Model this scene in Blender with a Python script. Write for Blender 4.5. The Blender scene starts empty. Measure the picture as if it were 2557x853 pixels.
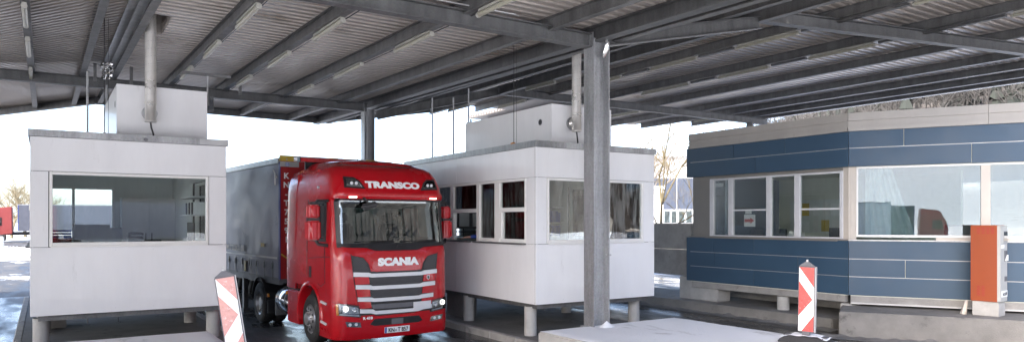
import bpy, bmesh, math, random
from mathutils import Vector, Matrix, noise
R = math.radians
random.seed(7)
S = bpy.context.scene
COL = S.collection

# ------------------------------------------------------------------ camera, sky, sun, exposure
cam_d = bpy.data.cameras.new('camera')
cam = bpy.data.objects.new('camera', cam_d); COL.objects.link(cam)
cam.location = (0, 0, 2.5)
cam.rotation_euler = (R(90), 0, R(-33.2))
cam_d.sensor_width = 36.0
cam_d.lens = 36.0 * 1785 / 2557
cam_d.shift_y = 125.5 / 2557
cam_d.clip_end = 4000
S.camera = cam

SUN_EL, SUN_D = 32.0, Vector((0.95, 0.30, 0)).normalized()     # direction the light travels over the ground
W = bpy.data.worlds.new('World'); S.world = W; W.use_nodes = True
nt = W.node_tree; bg = nt.nodes['Background']
sky = nt.nodes.new('ShaderNodeTexSky'); sky.sky_type = 'NISHITA'; sky.sun_disc = False
sky.sun_elevation = R(SUN_EL)
sky.sun_rotation = math.atan2(-SUN_D.x, -SUN_D.y)
sky.dust_density = 3.0; sky.air_density = 0.7; sky.ozone_density = 0.4; sky.altitude = 400
nt.links.new(sky.outputs[0], bg.inputs[0]); bg.inputs[1].default_value = 0.15
sd = bpy.data.lights.new('sun', 'SUN'); sun = bpy.data.objects.new('sun', sd); COL.objects.link(sun)
sd.energy = 2.4; sd.angle = R(0.5); sd.color = (1.0, 0.95, 0.88)
ldir = Vector((SUN_D.x * math.cos(R(SUN_EL)), SUN_D.y * math.cos(R(SUN_EL)), -math.sin(R(SUN_EL))))
sun.rotation_euler = ldir.to_track_quat('-Z', 'Y').to_euler()
sun.location = (-30, -30, 40)
S.view_settings.view_transform = 'Standard'; S.view_settings.look = 'None'
S.view_settings.exposure = 2.62; S.view_settings.gamma = 1.0
S.cycles.max_bounces = 10; S.cycles.diffuse_bounces = 5; S.cycles.glossy_bounces = 5
S.cycles.transparent_max_bounces = 24; S.cycles.transmission_bounces = 6
S.cycles.use_denoising = True
S.cycles.denoising_input_passes = 'RGB_ALBEDO_NORMAL'; S.cycles.denoising_prefilter = 'ACCURATE'
S.cycles.use_guiding = True; S.cycles.guiding_training_samples = 48
S.cycles.use_adaptive_sampling = False; S.cycles.sample_clamp_indirect = 8.0

# ------------------------------------------------------------------ helpers
def proj_ray(px, py):
    f, s, c = 1785., math.sin(R(33.2)), math.cos(R(33.2))
    u = (px - 1278.5) / f
    return Vector((s + u * c, c - u * s, (552 - py) / f))

def tag(o, label=None, cat=None, group=None, kind=None):
    if label: o['label'] = label
    if cat: o['category'] = cat
    if group: o['group'] = group
    if kind: o['kind'] = kind
    return o

def thing(name, label, cat, loc=(0, 0, 0), rotz=0.0, group=None):
    o = bpy.data.objects.new(name, None); COL.objects.link(o)
    o.location = loc; o.rotation_euler = (0, 0, rotz); o.empty_display_size = 0.2
    tag(o, label, cat, group)
    return o

def root_matrix(o):
    while o.parent: o = o.parent
    return Matrix.Translation(o.location) @ o.rotation_euler.to_matrix().to_4x4()

class MB:
    """collects shapes in world (or thing-local) space; build() links them as one mesh object"""
    def __init__(s, M=None): s.v = []; s.f = []; s.M = M
    def add(s, vs, fs):
        n = len(s.v)
        for p in vs:
            p = Vector(p)
            s.v.append(s.M @ p if s.M is not None else p)
        for f in fs: s.f.append(tuple(i + n for i in f))
        return s
    def box(s, x0, x1, y0, y1, z0, z1):
        return s.add([(x0,y0,z0),(x1,y0,z0),(x1,y1,z0),(x0,y1,z0),(x0,y0,z1),(x1,y0,z1),(x1,y1,z1),(x0,y1,z1)],
                     [(0,3,2,1),(4,5,6,7),(0,1,5,4),(1,2,6,5),(2,3,7,6),(3,0,4,7)])
    def obox(s, c, size, rot=(0,0,0)):
        from mathutils import Euler
        m = Matrix.Translation(c) @ Euler(rot).to_matrix().to_4x4()
        a, b, d = size[0]/2, size[1]/2, size[2]/2
        vs = [m @ Vector(p) for p in [(-a,-b,-d),(a,-b,-d),(a,b,-d),(-a,b,-d),(-a,-b,d),(a,-b,d),(a,b,d),(-a,b,d)]]
        return s.add(vs, [(0,3,2,1),(4,5,6,7),(0,1,5,4),(1,2,6,5),(2,3,7,6),(3,0,4,7)])
    def prism(s, poly, z0, z1, axis='z'):
        n = len(poly)
        def p(q, h):
            if axis == 'z': return (q[0], q[1], h)
            if axis == 'y': return (q[0], h, q[1])
            return (h, q[0], q[1])
        vs = [p(q, z0) for q in poly] + [p(q, z1) for q in poly]
        fs = [tuple(range(n))[::-1], tuple(range(n, 2*n))] + [(i, (i+1) % n, n+(i+1) % n, n+i) for i in range(n)]
        return s.add(vs, fs)
    def tube(s, pts, r, n=8, cap=True):
        pts = [Vector(p) for p in pts]; k = len(pts)
        rs = r if isinstance(r, (list, tuple)) else [r] * k
        vs = []; up = None
        for i, p in enumerate(pts):
            d = (pts[min(i+1, k-1)] - pts[max(i-1, 0)]).normalized()
            if up is None: up = d.orthogonal().normalized()
            u = (up - d * up.dot(d))
            u = u.normalized() if u.length > 1e-5 else d.orthogonal().normalized()
            w = d.cross(u); up = u
            for j in range(n):
                a = 2*math.pi*j/n
                vs.append(p + (u*math.cos(a) + w*math.sin(a)) * rs[i])
        fs = []
        for i in range(k-1):
            for j in range(n):
                a, b = i*n + j, i*n + (j+1) % n
                fs.append((a, b, b+n, a+n))
        if cap: fs += [tuple(range(n))[::-1], tuple(range((k-1)*n, k*n))]
        return s.add(vs, fs)
    def lathe(s, prof, c, axis, n=32, close=False):
        """prof: list of (radius, offset along axis)"""
        ax = Vector(axis).normalized(); u = ax.orthogonal().normalized(); w = ax.cross(u); c = Vector(c)
        vs = []; k = len(prof)
        for r, h in prof:
            for j in range(n):
                a = 2*math.pi*j/n
                vs.append(c + ax*h + (u*math.cos(a) + w*math.sin(a))*r)
        fs = []
        for i in range(k if close else k-1):
            for j in range(n):
                i2 = (i+1) % k
                fs.append((i*n+j, i*n+(j+1) % n, i2*n+(j+1) % n, i2*n+j))
        return s.add(vs, fs)
    def grid(s, fn, nu, nv):
        vs = [fn(i/nu, j/nv) for j in range(nv+1) for i in range(nu+1)]
        fs = [(j*(nu+1)+i, j*(nu+1)+i+1, (j+1)*(nu+1)+i+1, (j+1)*(nu+1)+i) for j in range(nv) for i in range(nu)]
        return s.add(vs, fs)
    def ibeam(s, p0, p1, h, b, tf=0.02, tw=0.014):
        """I section from p0 to p1 (points are the bottom centre line), vertical web"""
        p0, p1 = Vector(p0), Vector(p1); d = (p1-p0).normalized()
        side = d.cross(Vector((0,0,1))).normalized(); up = side.cross(d).normalized()
        prof = [(-b/2,0),(b/2,0),(b/2,tf),(tw/2,tf),(tw/2,h-tf),(b/2,h-tf),(b/2,h),(-b/2,h),(-b/2,h-tf),(-tw/2,h-tf),(-tw/2,tf),(-b/2,tf)]
        n = len(prof)
        vs = [p + side*a + up*c for p in (p0, p1) for a, c in prof]
        fs = [(i, (i+1) % n, n+(i+1) % n, n+i) for i in range(n)]
        for o in (0, n):
            for q in ((0,1,2,11),(4,5,6,7),(4,7,8,9),(3,4,9,10),(2,3,10,11)): fs.append(tuple(o+i for i in q))
        return s.add(vs, fs)
    def build(s, name, mat, parent=None, smooth=False, bevel=0.0, seg=2, local=False, angle=35, fix=True):
        me = bpy.data.meshes.new(name)
        vs = s.v
        if parent is not None and not local:
            inv = root_matrix(parent).inverted(); vs = [inv @ v for v in vs]
        me.from_pydata(vs, [], s.f); me.validate()
        bm = bmesh.new(); bm.from_mesh(me)
        if fix: bmesh.ops.recalc_face_normals(bm, faces=bm.faces)
        if bevel > 0:
            es = [e for e in bm.edges if e.is_manifold and e.calc_face_angle(0) > R(30)]
            bmesh.ops.bevel(bm, geom=es, offset=bevel, segments=seg, affect='EDGES', clamp_overlap=True)
        if smooth:
            for f in bm.faces: f.smooth = True
            for e in bm.edges:
                if not e.is_manifold or e.calc_face_angle(0) > R(angle): e.smooth = False
        bm.to_mesh(me); bm.free()
        if mat is not None:
            for m in (mat if isinstance(mat, (list, tuple)) else [mat]): me.materials.append(m)
        o = bpy.data.objects.new(name, me); COL.objects.link(o)
        if parent is not None: o.parent = parent
        return o

def share(name, src, parent, M):
    """another object on the same mesh data, placed by a local matrix"""
    o = bpy.data.objects.new(name, src.data); COL.objects.link(o); o.parent = parent; o.matrix_local = M
    return o

def text_mesh(name, body, size, M, mat, parent, extrude=0.004, offset=0.0, sx=1.0, align='LEFT', spacing=1.0):
    cu = bpy.data.curves.new(name, 'FONT'); cu.body = body; cu.size = size; cu.extrude = extrude
    cu.offset = offset; cu.align_x = align; cu.space_character = spacing; cu.resolution_u = 4
    t = bpy.data.objects.new(name, cu); COL.objects.link(t)
    dg = bpy.context.evaluated_depsgraph_get(); dg.update()
    me = bpy.data.meshes.new_from_object(t.evaluated_get(dg))
    bpy.data.objects.remove(t)
    me.name = name; me.transform(Matrix.Diagonal((sx, 1, 1, 1)))
    T = M
    if parent is not None: T = root_matrix(parent).inverted() @ M
    me.transform(T)
    me.materials.clear(); me.materials.append(mat)
    o = bpy.data.objects.new(name, me); COL.objects.link(o); o.parent = parent
    return o

def frame_matrix(origin, xdir, ydir):
    x = Vector(xdir).normalized(); y = Vector(ydir).normalized(); z = x.cross(y)
    m = Matrix((x, y, z)).transposed().to_4x4(); m.translation = Vector(origin); return m

# ------------------------------------------------------------------ materials
def newmat(name):
    m = bpy.data.materials.new(name); m.use_nodes = True
    n = m.node_tree; return m, n, n.nodes['Principled BSDF']

def pm(name, col, rough=0.5, metal=0.0, var=0.12, scale=3.0, bump=0.0, bscale=60.0, coat=0.0, rvar=0.1, spots=None, stretch=None, spec=0.5, emit=None):
    """general procedural surface: base colour and gloss broken up by noise, fine relief, optional stains"""
    m, n, b = newmat(name); L = n.links
    tc = n.nodes.new('ShaderNodeTexCoord'); src = tc.outputs['Object']
    if stretch:
        mp = n.nodes.new('ShaderNodeMapping'); mp.inputs['Scale'].default_value = stretch
        L.new(src, mp.inputs[0]); src = mp.outputs[0]
    nz = n.nodes.new('ShaderNodeTexNoise'); nz.inputs['Scale'].default_value = scale
    nz.inputs['Detail'].default_value = 6; nz.inputs['Roughness'].default_value = 0.62
    L.new(src, nz.inputs['Vector'])
    mx = n.nodes.new('ShaderNodeMix'); mx.data_type = 'RGBA'
    rp = n.nodes.new('ShaderNodeMapRange'); rp.inputs[1].default_value = 0.3; rp.inputs[2].default_value = 0.7
    L.new(nz.outputs[0], rp.inputs[0]); L.new(rp.outputs[0], mx.inputs[0])
    mx.inputs[6].default_value = (*[max(0, c*(1-var)) for c in col], 1)
    mx.inputs[7].default_value = (*[min(1, c*(1+var)) for c in col], 1)
    out = mx.outputs[2]
    if spots:     # (colour, scale, threshold) stains with a shape of their own
        sc, ss, th = spots
        n2 = n.nodes.new('ShaderNodeTexNoise'); n2.inputs['Scale'].default_value = ss; n2.inputs['Detail'].default_value = 8
        n2.inputs['Roughness'].default_value = 0.7
        L.new(src, n2.inputs['Vector'])
        r2 = n.nodes.new('ShaderNodeMapRange'); r2.inputs[1].default_value = th; r2.inputs[2].default_value = th + 0.12
        L.new(n2.outputs[0], r2.inputs[0])
        m2 = n.nodes.new('ShaderNodeMix'); m2.data_type = 'RGBA'
        L.new(r2.outputs[0], m2.inputs[0]); L.new(out, m2.inputs[6]); m2.inputs[7].default_value = (*sc, 1)
        out = m2.outputs[2]
    L.new(out, b.inputs['Base Color'])
    rr = n.nodes.new('ShaderNodeMapRange'); rr.inputs[3].default_value = max(0.02, rough-rvar); rr.inputs[4].default_value = min(1, rough+rvar)
    rr.inputs[1].default_value = 0.3; rr.inputs[2].default_value = 0.7
    L.new(nz.outputs[0], rr.inputs[0]); L.new(rr.outputs[0], b.inputs['Roughness'])
    b.inputs['Metallic'].default_value = metal
    b.inputs['Coat Weight'].default_value = coat; b.inputs['Coat Roughness'].default_value = 0.03
    b.inputs['Specular IOR Level'].default_value = spec
    if bump:
        nb = n.nodes.new('ShaderNodeTexNoise'); nb.inputs['Scale'].default_value = bscale; nb.inputs['Detail'].default_value = 4
        L.new(src, nb.inputs['Vector'])
        bp = n.nodes.new('ShaderNodeBump'); bp.inputs['Strength'].default_value = bump; bp.inputs['Distance'].default_value = 0.02
        L.new(nb.outputs[0], bp.inputs['Height']); L.new(bp.outputs[0], b.inputs['Normal'])
    if emit:
        b.inputs['Emission Color'].default_value = (*emit[0], 1); b.inputs['Emission Strength'].default_value = emit[1]
    return m

def glass(name, tint=(0.86, 0.93, 0.91), refl=1.0, rough=0.0, wave=0.0, film=0.0):
    """flat pane: clear body and Fresnel mirror, a little dust"""
    m, n, b = newmat(name); L = n.links; n.nodes.remove(b)
    out = n.nodes['Material Output']
    tr = n.nodes.new('ShaderNodeBsdfTransparent'); tr.inputs[0].default_value = (*tint, 1)
    gl = n.nodes.new('ShaderNodeBsdfGlossy'); gl.inputs['Roughness'].default_value = rough; gl.inputs[0].default_value = (1, 1, 1, 1)
    fr = n.nodes.new('ShaderNodeFresnel'); fr.inputs[0].default_value = 1.52
    mu = n.nodes.new('ShaderNodeMath'); mu.operation = 'MULTIPLY'; mu.inputs[1].default_value = refl; mu.use_clamp = True
    mix = n.nodes.new('ShaderNodeMixShader')
    L.new(fr.outputs[0], mu.inputs[0]); L.new(mu.outputs[0], mix.inputs[0]); L.new(tr.outputs[0], mix.inputs[1]); L.new(gl.outputs[0], mix.inputs[2])
    if wave:
        tc = n.nodes.new('ShaderNodeTexCoord')
        nz = n.nodes.new('ShaderNodeTexNoise'); nz.inputs['Scale'].default_value = 1.6; nz.inputs['Detail'].default_value = 1
        bp = n.nodes.new('ShaderNodeBump'); bp.inputs['Strength'].default_value = wave; bp.inputs['Distance'].default_value = 0.03
        L.new(tc.outputs['Object'], nz.inputs['Vector']); L.new(nz.outputs[0], bp.inputs['Height'])
        L.new(bp.outputs[0], gl.inputs['Normal'])
    fin = mix
    if film:
        tc = n.nodes.new('ShaderNodeTexCoord')
        mp = n.nodes.new('ShaderNodeMapping'); mp.inputs['Scale'].default_value = (6, 6, 0.7)
        nz = n.nodes.new('ShaderNodeTexNoise'); nz.inputs['Scale'].default_value = 2.2; nz.inputs['Detail'].default_value = 5
        rp = n.nodes.new('ShaderNodeMapRange'); rp.inputs[1].default_value = .45; rp.inputs[2].default_value = .75; rp.inputs[4].default_value = film
        df = n.nodes.new('ShaderNodeBsdfDiffuse'); df.inputs[0].default_value = (.75, .75, .72, 1)
        m2 = n.nodes.new('ShaderNodeMixShader')
        L.new(tc.outputs['Object'], mp.inputs[0]); L.new(mp.outputs[0], nz.inputs['Vector']); L.new(nz.outputs[0], rp.inputs[0])
        L.new(rp.outputs[0], m2.inputs[0]); L.new(mix.outputs[0], m2.inputs[1]); L.new(df.outputs[0], m2.inputs[2]); fin = m2
    L.new(fin.outputs[0], out.inputs[0])
    return m

def galvanised(name, base=(0.36, 0.38, 0.40), rough=0.45):
    m, n, b = newmat(name); L = n.links
    tc = n.nodes.new('ShaderNodeTexCoord')
    vo = n.nodes.new('ShaderNodeTexVoronoi'); vo.inputs['Scale'].default_value = 38
    nz = n.nodes.new('ShaderNodeTexNoise'); nz.inputs['Scale'].default_value = 1.3; nz.inputs['Detail'].default_value = 6; nz.inputs['Roughness'].default_value = .65
    mp = n.nodes.new('ShaderNodeMapping'); mp.inputs['Scale'].default_value = (3, 3, .5)
    L.new(tc.outputs['Object'], vo.inputs['Vector']); L.new(tc.outputs['Object'], mp.inputs[0]); L.new(mp.outputs[0], nz.inputs['Vector'])
    a = n.nodes.new('ShaderNodeMix'); a.data_type = 'RGBA'
    a.inputs[6].default_value = (*[c*.72 for c in base], 1); a.inputs[7].default_value = (*[min(1, c*1.2) for c in base], 1)
    rp = n.nodes.new('ShaderNodeMapRange'); rp.inputs[1].default_value = .35; rp.inputs[2].default_value = .68
    L.new(nz.outputs[0], rp.inputs[0]); L.new(rp.outputs[0], a.inputs[0])
    c2 = n.nodes.new('ShaderNodeMix'); c2.data_type = 'RGBA'; c2.blend_type = 'OVERLAY'; c2.inputs[0].default_value = .12
    L.new(a.outputs[2], c2.inputs[6]); L.new(vo.outputs['Color'], c2.inputs[7])
    hs = n.nodes.new('ShaderNodeHueSaturation'); hs.inputs['Saturation'].default_value = .25
    L.new(c2.outputs[2], hs.inputs['Color']); L.new(hs.outputs[0], b.inputs['Base Color'])
    b.inputs['Metallic'].default_value = .7
    rr = n.nodes.new('ShaderNodeMapRange'); rr.inputs[3].default_value = rough-.12; rr.inputs[4].default_value = rough+.16
    L.new(nz.outputs[0], rr.inputs[0]); L.new(rr.outputs[0], b.inputs['Roughness'])
    return m

def ground_mat(name, snowy):
    """wet asphalt with worn, damp and snow-dusted places"""
    m, n, b = newmat(name); L = n.links
    tc = n.nodes.new('ShaderNodeTexCoord')
    def nz(scale, detail=6, rough=.6, st=None):
        t = n.nodes.new('ShaderNodeTexNoise'); t.inputs['Scale'].default_value = scale; t.inputs['Detail'].default_value = detail; t.inputs['Roughness'].default_value = rough
        if st:
            mp = n.nodes.new('ShaderNodeMapping'); mp.inputs['Scale'].default_value = st
            L.new(tc.outputs['Object'], mp.inputs[0]); L.new(mp.outputs[0], t.inputs['Vector'])
        else: L.new(tc.outputs['Object'], t.inputs['Vector'])
        return t
    def ramp(src, a, c, lo=0, hi=1):
        r = n.nodes.new('ShaderNodeMapRange'); r.inputs[1].default_value = a; r.inputs[2].default_value = c; r.inputs[3].default_value = lo; r.inputs[4].default_value = hi
        L.new(src, r.inputs[0]); return r.outputs[0]
    grit = nz(90, 3); wet = nz(.55, 6, .6, (1.6, .45, 1)); fine = nz(9, 8, .7)
    a = n.nodes.new('ShaderNodeMix'); a.data_type = 'RGBA'
    a.inputs[6].default_value = (.022, .022, .024, 1); a.inputs[7].default_value = (.085, .082, .08, 1)
    L.new(ramp(wet.outputs[0], .38, .62), a.inputs[0])
    g = n.nodes.new('ShaderNodeMix'); g.data_type = 'RGBA'; g.blend_type = 'OVERLAY'; g.inputs[0].default_value = .35
    L.new(a.outputs[2], g.inputs[6]); L.new(grit.outputs[0], g.inputs[7])
    snow = nz(.5, 9, .68, (1.0, .35, 1))
    s1 = n.nodes.new('ShaderNodeMath'); s1.operation = 'MULTIPLY_ADD'; s1.inputs[1].default_value = .3
    L.new(fine.outputs[0], s1.inputs[0]); L.new(snow.outputs[0], s1.inputs[2])
    th = {0: .82, 1: .72, 2: .46, 3: .34}[snowy]
    sm = ramp(s1.outputs[0], th, th + .1)
    mx = n.nodes.new('ShaderNodeMix'); mx.data_type = 'RGBA'; L.new(sm, mx.inputs[0]); L.new(g.outputs[2], mx.inputs[6])
    mx.inputs[7].default_value = (.8, .82, .84, 1)
    L.new(mx.outputs[2], b.inputs['Base Color'])
    ro = ramp(wet.outputs[0], .4, .62, .07 if snowy == 0 else .5, .6 if snowy == 0 else .85)
    r2 = n.nodes.new('ShaderNodeMix'); L.new(sm, r2.inputs[0]); L.new(ro, r2.inputs[2]); r2.inputs[3].default_value = .85
    L.new(r2.outputs[0], b.inputs['Roughness'])
    bp = n.nodes.new('ShaderNodeBump'); bp.inputs['Strength'].default_value = .22; bp.inputs['Distance'].default_value = .01
    L.new(grit.outputs[0], bp.inputs['Height']); L.new(bp.outputs[0], b.inputs['Normal'])
    return m

def chequer_snow(name):
    """thin wind-blown snow on concrete, worn through in places"""
    m, n, b = newmat(name); L = n.links
    tc = n.nodes.new('ShaderNodeTexCoord')
    a = n.nodes.new('ShaderNodeTexNoise'); a.inputs['Scale'].default_value = 1.2; a.inputs['Detail'].default_value = 10; a.inputs['Roughness'].default_value = .72
    mp = n.nodes.new('ShaderNodeMapping'); mp.inputs['Scale'].default_value = (1.0, .45, 1)
    L.new(tc.outputs['Object'], mp.inputs[0]); L.new(mp.outputs[0], a.inputs['Vector'])
    r = n.nodes.new('ShaderNodeMapRange'); r.inputs[1].default_value = .59; r.inputs[2].default_value = .76
    L.new(a.outputs[0], r.inputs[0])
    mx = n.nodes.new('ShaderNodeMix'); mx.data_type = 'RGBA'; L.new(r.outputs[0], mx.inputs[0])
    mx.inputs[6].default_value = (.84, .85, .88, 1); mx.inputs[7].default_value = (.33, .32, .31, 1)
    L.new(mx.outputs[2], b.inputs['Base Color']); b.inputs['Roughness'].default_value = .8
    nb = n.nodes.new('ShaderNodeTexNoise'); nb.inputs['Scale'].default_value = 30; nb.inputs['Detail'].default_value = 6
    L.new(tc.outputs['Object'], nb.inputs['Vector'])
    bp = n.nodes.new('ShaderNodeBump'); bp.inputs['Strength'].default_value = .35; bp.inputs['Distance'].default_value = .03
    L.new(nb.outputs[0], bp.inputs['Height']); L.new(bp.outputs[0], b.inputs['Normal'])
    return m

M = {}
M['asphalt'] = ground_mat('wet_asphalt', 0)
M['slope'] = pm('wooded_slope', (.10, .088, .078), .95, 0, .35, .05, spots=((.45, .45, .47), .05, .63))
M['asphalt_snow'] = ground_mat('asphalt_with_snow', 1)
M['snow_field'] = ground_mat('trodden_snow', 3)
M['snow_ground'] = ground_mat('snow_over_ground', 2)
M['snow'] = chequer_snow('thin_snow')
M['concrete'] = pm('concrete', (.30, .29, .275), .85, 0, .22, 2.2, .35, 45, spots=((.13, .125, .12), 3.1, .60))
M['concrete_light'] = pm('light_concrete', (.42, .41, .39), .85, 0, .15, 3, .3, 50, spots=((.2, .19, .18), 7, .66))
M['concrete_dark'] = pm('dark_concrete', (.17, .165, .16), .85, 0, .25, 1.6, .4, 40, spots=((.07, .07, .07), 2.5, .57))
M['panel'] = pm('white_cladding', (.765, .762, .765), .38, 0, .045, .9, 0, 40, coat=.15, rvar=.06, stretch=(2.2, 2.2, .5), spots=((.655, .65, .645), 2.6, .63))
M['panel_grey'] = pm('grey_cladding', (.62, .62, .635), .40, 0, .03, .8, coat=.1, rvar=.05)
M['dark_gap'] = pm('dark_backing', (.03, .03, .035), .7, 0, .2)
M['frame'] = pm('white_frame', (.78, .77, .74), .4, 0, .03, 4)
M['frame_grey'] = pm('pale_grey_frame', (.60, .60, .61), .4, 0, .04, 4)
M['galv'] = galvanised('galvanised_steel', (.33, .35, .38))
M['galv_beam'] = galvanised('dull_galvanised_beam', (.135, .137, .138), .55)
M['galv_dark'] = galvanised('weathered_galvanised_steel', (.19, .188, .183), .6)
M['trim'] = galvanised('roof_edge_zinc', (.34, .36, .37), .42)
M['deck'] = pm('corrugated_sheet', (.43, .385, .35), .45, .3, .18, .45, 0, 30, rvar=.12, spots=((.25, .21, .165), .5, .57))
M['duct'] = pm('stainless_duct', (.72, .70, .66), .3, .65, .1, 2, 0, 30, rvar=.06)
M['lamp_tube'] = pm('dirty_lamp_cover', (.34, .325, .26), .45, 0, .15, 9, .1, 80, spots=((.25, .24, .16), 14, .56))
M['lamp_case'] = pm('lamp_case', (.36, .35, .31), .6, 0, .2, 6)
M['glass'] = glass('window_glass', (.90, .93, .925), 1.0, 0, .02, .03)
M['glass_dirty'] = glass('streaky_window_glass', (.88, .92, .91), 1.3, 0, .04, .12)
M['glass_mirror'] = glass('reflecting_window_glass', (.62, .70, .70), 2.4, 0, .018, .05)
M['windscreen'] = glass('windscreen_glass', (.50, .58, .56), 2.6, 0, .03, .04)
M['room'] = pm('room_wall', (.66, .69, .67), .8, 0, .04, 1)
M['room_light'] = pm('cream_room_wall', (.66, .67, .58), .8, 0, .03, 1)
M['floor_in'] = pm('room_floor', (.14, .14, .14), .7, 0, .1, 3)
M['black'] = pm('black_plastic', (.018, .018, .02), .42, 0, .3, 6)
M['grey_plastic'] = pm('grey_plastic', (.12, .12, .13), .5, 0, .15, 6)
M['rubber'] = pm('tyre_rubber', (.022, .022, .022), .72, 0, .3, 5, .2, 60, spots=((.085, .08, .075), 3, .57))
M['red'] = pm('red_truck_paint', (.42, .006, .012), .26, 0, .05, .7, 0, 30, coat=.5, rvar=.05, spec=.35, spots=((.33, .022, .024), 4.5, .60))
M['red_dull'] = pm('dull_red_paint', (.34, .02, .022), .4, 0, .1, 2)
M['silver'] = pm('silver_trim', (.66, .67, .69), .34, .15, .05, 4, rvar=.05)
M['chrome'] = pm('bright_metal', (.72, .72, .72), .14, 1, .08, 3, rvar=.05)
M['rim'] = pm('wheel_rim_metal', (.42, .42, .43), .38, .8, .15, 5, spots=((.14, .13, .12), 6, .6))
M['white_letter'] = pm('white_lettering', (.82, .82, .83), .35, 0, .03, 8)
M['tarp'] = pm('grey_blue_tarpaulin', (.235, .24, .29), .46, 0, .07, .8, .06, 6, stretch=(1, 1, 1.6), spots=((.08, .085, .115), 1.1, .62), spec=.3)
M['tarp_letter'] = pm('beige_print', (.58, .53, .47), .5, 0, .06, 8)
M['yellow'] = pm('yellow_paint', (.55, .40, .06), .5, 0, .2, 4, spots=((.25, .2, .08), 4, .6))
M['off_white'] = pm('off_white', (.70, .70, .68), .5, 0, .1, 5)
M['blue_edge'] = pm('blue_tarp_edge', (.03, .05, .20), .4, 0, .1)
M['lens'] = glass('lamp_lens', (.92, .94, .95), 1.6, .02)
M['amber'] = pm('amber_lens', (.75, .28, .02), .25, 0, .05)
M['marker'] = pm('marker_light', (.9, .85, .7), .3, 0, .02, emit=((1, .9, .7), 1.6))
M['headlamp'] = pm('lit_headlamp', (.9, .9, .88), .2, 0, .02, emit=((1, .97, .9), .35))
M['curtain'] = pm('beige_curtain', (.50, .43, .30), .8, 0, .1)
M['blue_dark'] = pm('blue_board', (.030, .068, .116), .5, 0, .07, 1.2, .04, 90, rvar=.08, spots=((.038, .077, .125), 3.2, .66))
M['beige'] = pm('beige_metal', (.52, .47, .41), .5, 0, .06, 2)
M['beige_dark'] = pm('taupe_metal', (.20, .185, .165), .5, 0, .06, 2)
M['parapet'] = pm('parapet_metal', (.36, .335, .305), .5, 0, .08, .9, stretch=(2, 2, .6), spots=((.27, .25, .22), 2.0, .62))
M['alu'] = pm('aluminium_strip', (.44, .44, .44), .45, .4, .08)
M['orange_red'] = pm('vermilion_paint', (.30, .058, .013), .5, 0, .07, 2, spots=((.22, .034, .012), 9, .68))
M['machine_grey'] = pm('machine_grey', (.44, .44, .42), .45, .1, .05, 3)
M['sign_red'] = pm('retroreflective_red', (.52, .07, .06), .35, 0, .1, 20, spots=((.75, .55, .5), 26, .60))
M['sign_flash_pale'] = pm('flash_paled_retroreflective_red', (.66, .34, .30), .35, 0, .1, 20, spots=((.8, .62, .58), 18, .56))  # paler copy of the sign red, flash glare put into the colour
M['lorry_red'] = pm('weathered_red', (.20, .03, .028), .5, 0, .1)
M['lorry_grey'] = pm('weathered_grey_tarp', (.07, .075, .095), .5, 0, .1)
M['plinth'] = pm('plinth_concrete', (.20, .193, .183), .85, 0, .22, 1.8, .35, 45, spots=((.09, .087, .083), 2.4, .58))
M['sign_white'] = pm('retroreflective_white', (.88, .87, .84), .35, 0, .02, 8)
M['base_rubber'] = pm('recycled_rubber', (.03, .03, .032), .8, 0, .3, 12, .5, 60)
M['skin'] = pm('skin', (.50, .30, .22), .5, 0, .05)
M['hair'] = pm('dark_hair', (.02, .015, .012), .5, 0, .3, 30)
M['cloth_blue'] = pm('blue_cloth', (.03, .07, .32), .8, 0, .1, 10)
M['cloth_dark'] = pm('dark_cloth', (.02, .022, .03), .85, 0, .2, 10)
M['cloth_red'] = pm('red_cloth', (.25, .02, .02), .8, 0, .15, 10)
M['hivis'] = pm('reflective_tape', (.9, .9, .88), .3, 0, .02)
M['paper'] = pm('paper', (.75, .76, .76), .7, 0, .03)
M['paper_blue'] = pm('blue_paper', (.40, .66, .80), .6, 0, .05)
M['bark'] = pm('bark', (.24, .19, .12), .9, 0, .3, 6, .4, 30)
M['bark_yellow'] = pm('yellow_twigs', (.13, .105, .06), .85, 0, .25, 3)
M['bark_grey'] = pm('grey_twigs', (.16, .135, .11), .9, 0, .3, 2)
M['conifer'] = pm('conifer_needles', (.016, .02, .017), .9, 0, .4, .6)
M['wood_far'] = pm('bare_winter_wood', (.05, .048, .048), .95, 0, .35, .08)
M['rust'] = pm('rusty_hoist', (.30, .10, .03), .7, 0, .3, 20)
M['orange'] = pm('orange_paint', (.72, .28, .03), .45, 0, .1)
M['hall_roof'] = pm('hall_roof_sheet', (.30, .31, .33), .6, 0, .1, .3)
M['sky_blue'] = pm('blue_hall_wall', (.006, .016, .04), .6, 0, .2, .4)
# ================================================================== THE SETTING
def struct(mb, name, mat, parent=None, **k):
    o = mb.build(name, mat, parent, **k)
    if parent is None: o['kind'] = 'structure'
    return o

struct(MB().grid(lambda u, v: ((u-.5)*2400, (v-.5)*2400, -0.012), 8, 8), 'ground', M['snow_ground'])
struct(MB().grid(lambda u, v: (-60+u*100, 28+v*28, -0.004), 4, 4), 'road', M['asphalt_snow'])
struct(MB().grid(lambda u, v: (-70+u*130, -60+v*88.3, -0.008), 4, 4), 'forecourt', M['snow_field'])
struct(MB().grid(lambda u, v: (5.5+u*12, -7+v*15, -0.004), 4, 4), 'unseen_asphalt_patch', M['asphalt_snow'])  # unseen dark patch, sized to keep snow glare off the truck front
# the part of the road that the canopy keeps clear of snow
struct(MB().add([(-30,5,0),(-.2,5.4,0),(8,5.1,0),(15,5.6,0),(30,5.2,0),(30,22,0),(14,29,0),(-30,28.5,0)], [(0,1,2,3,4,5,6,7)]), 'road_under_canopy', M['asphalt'])

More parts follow.
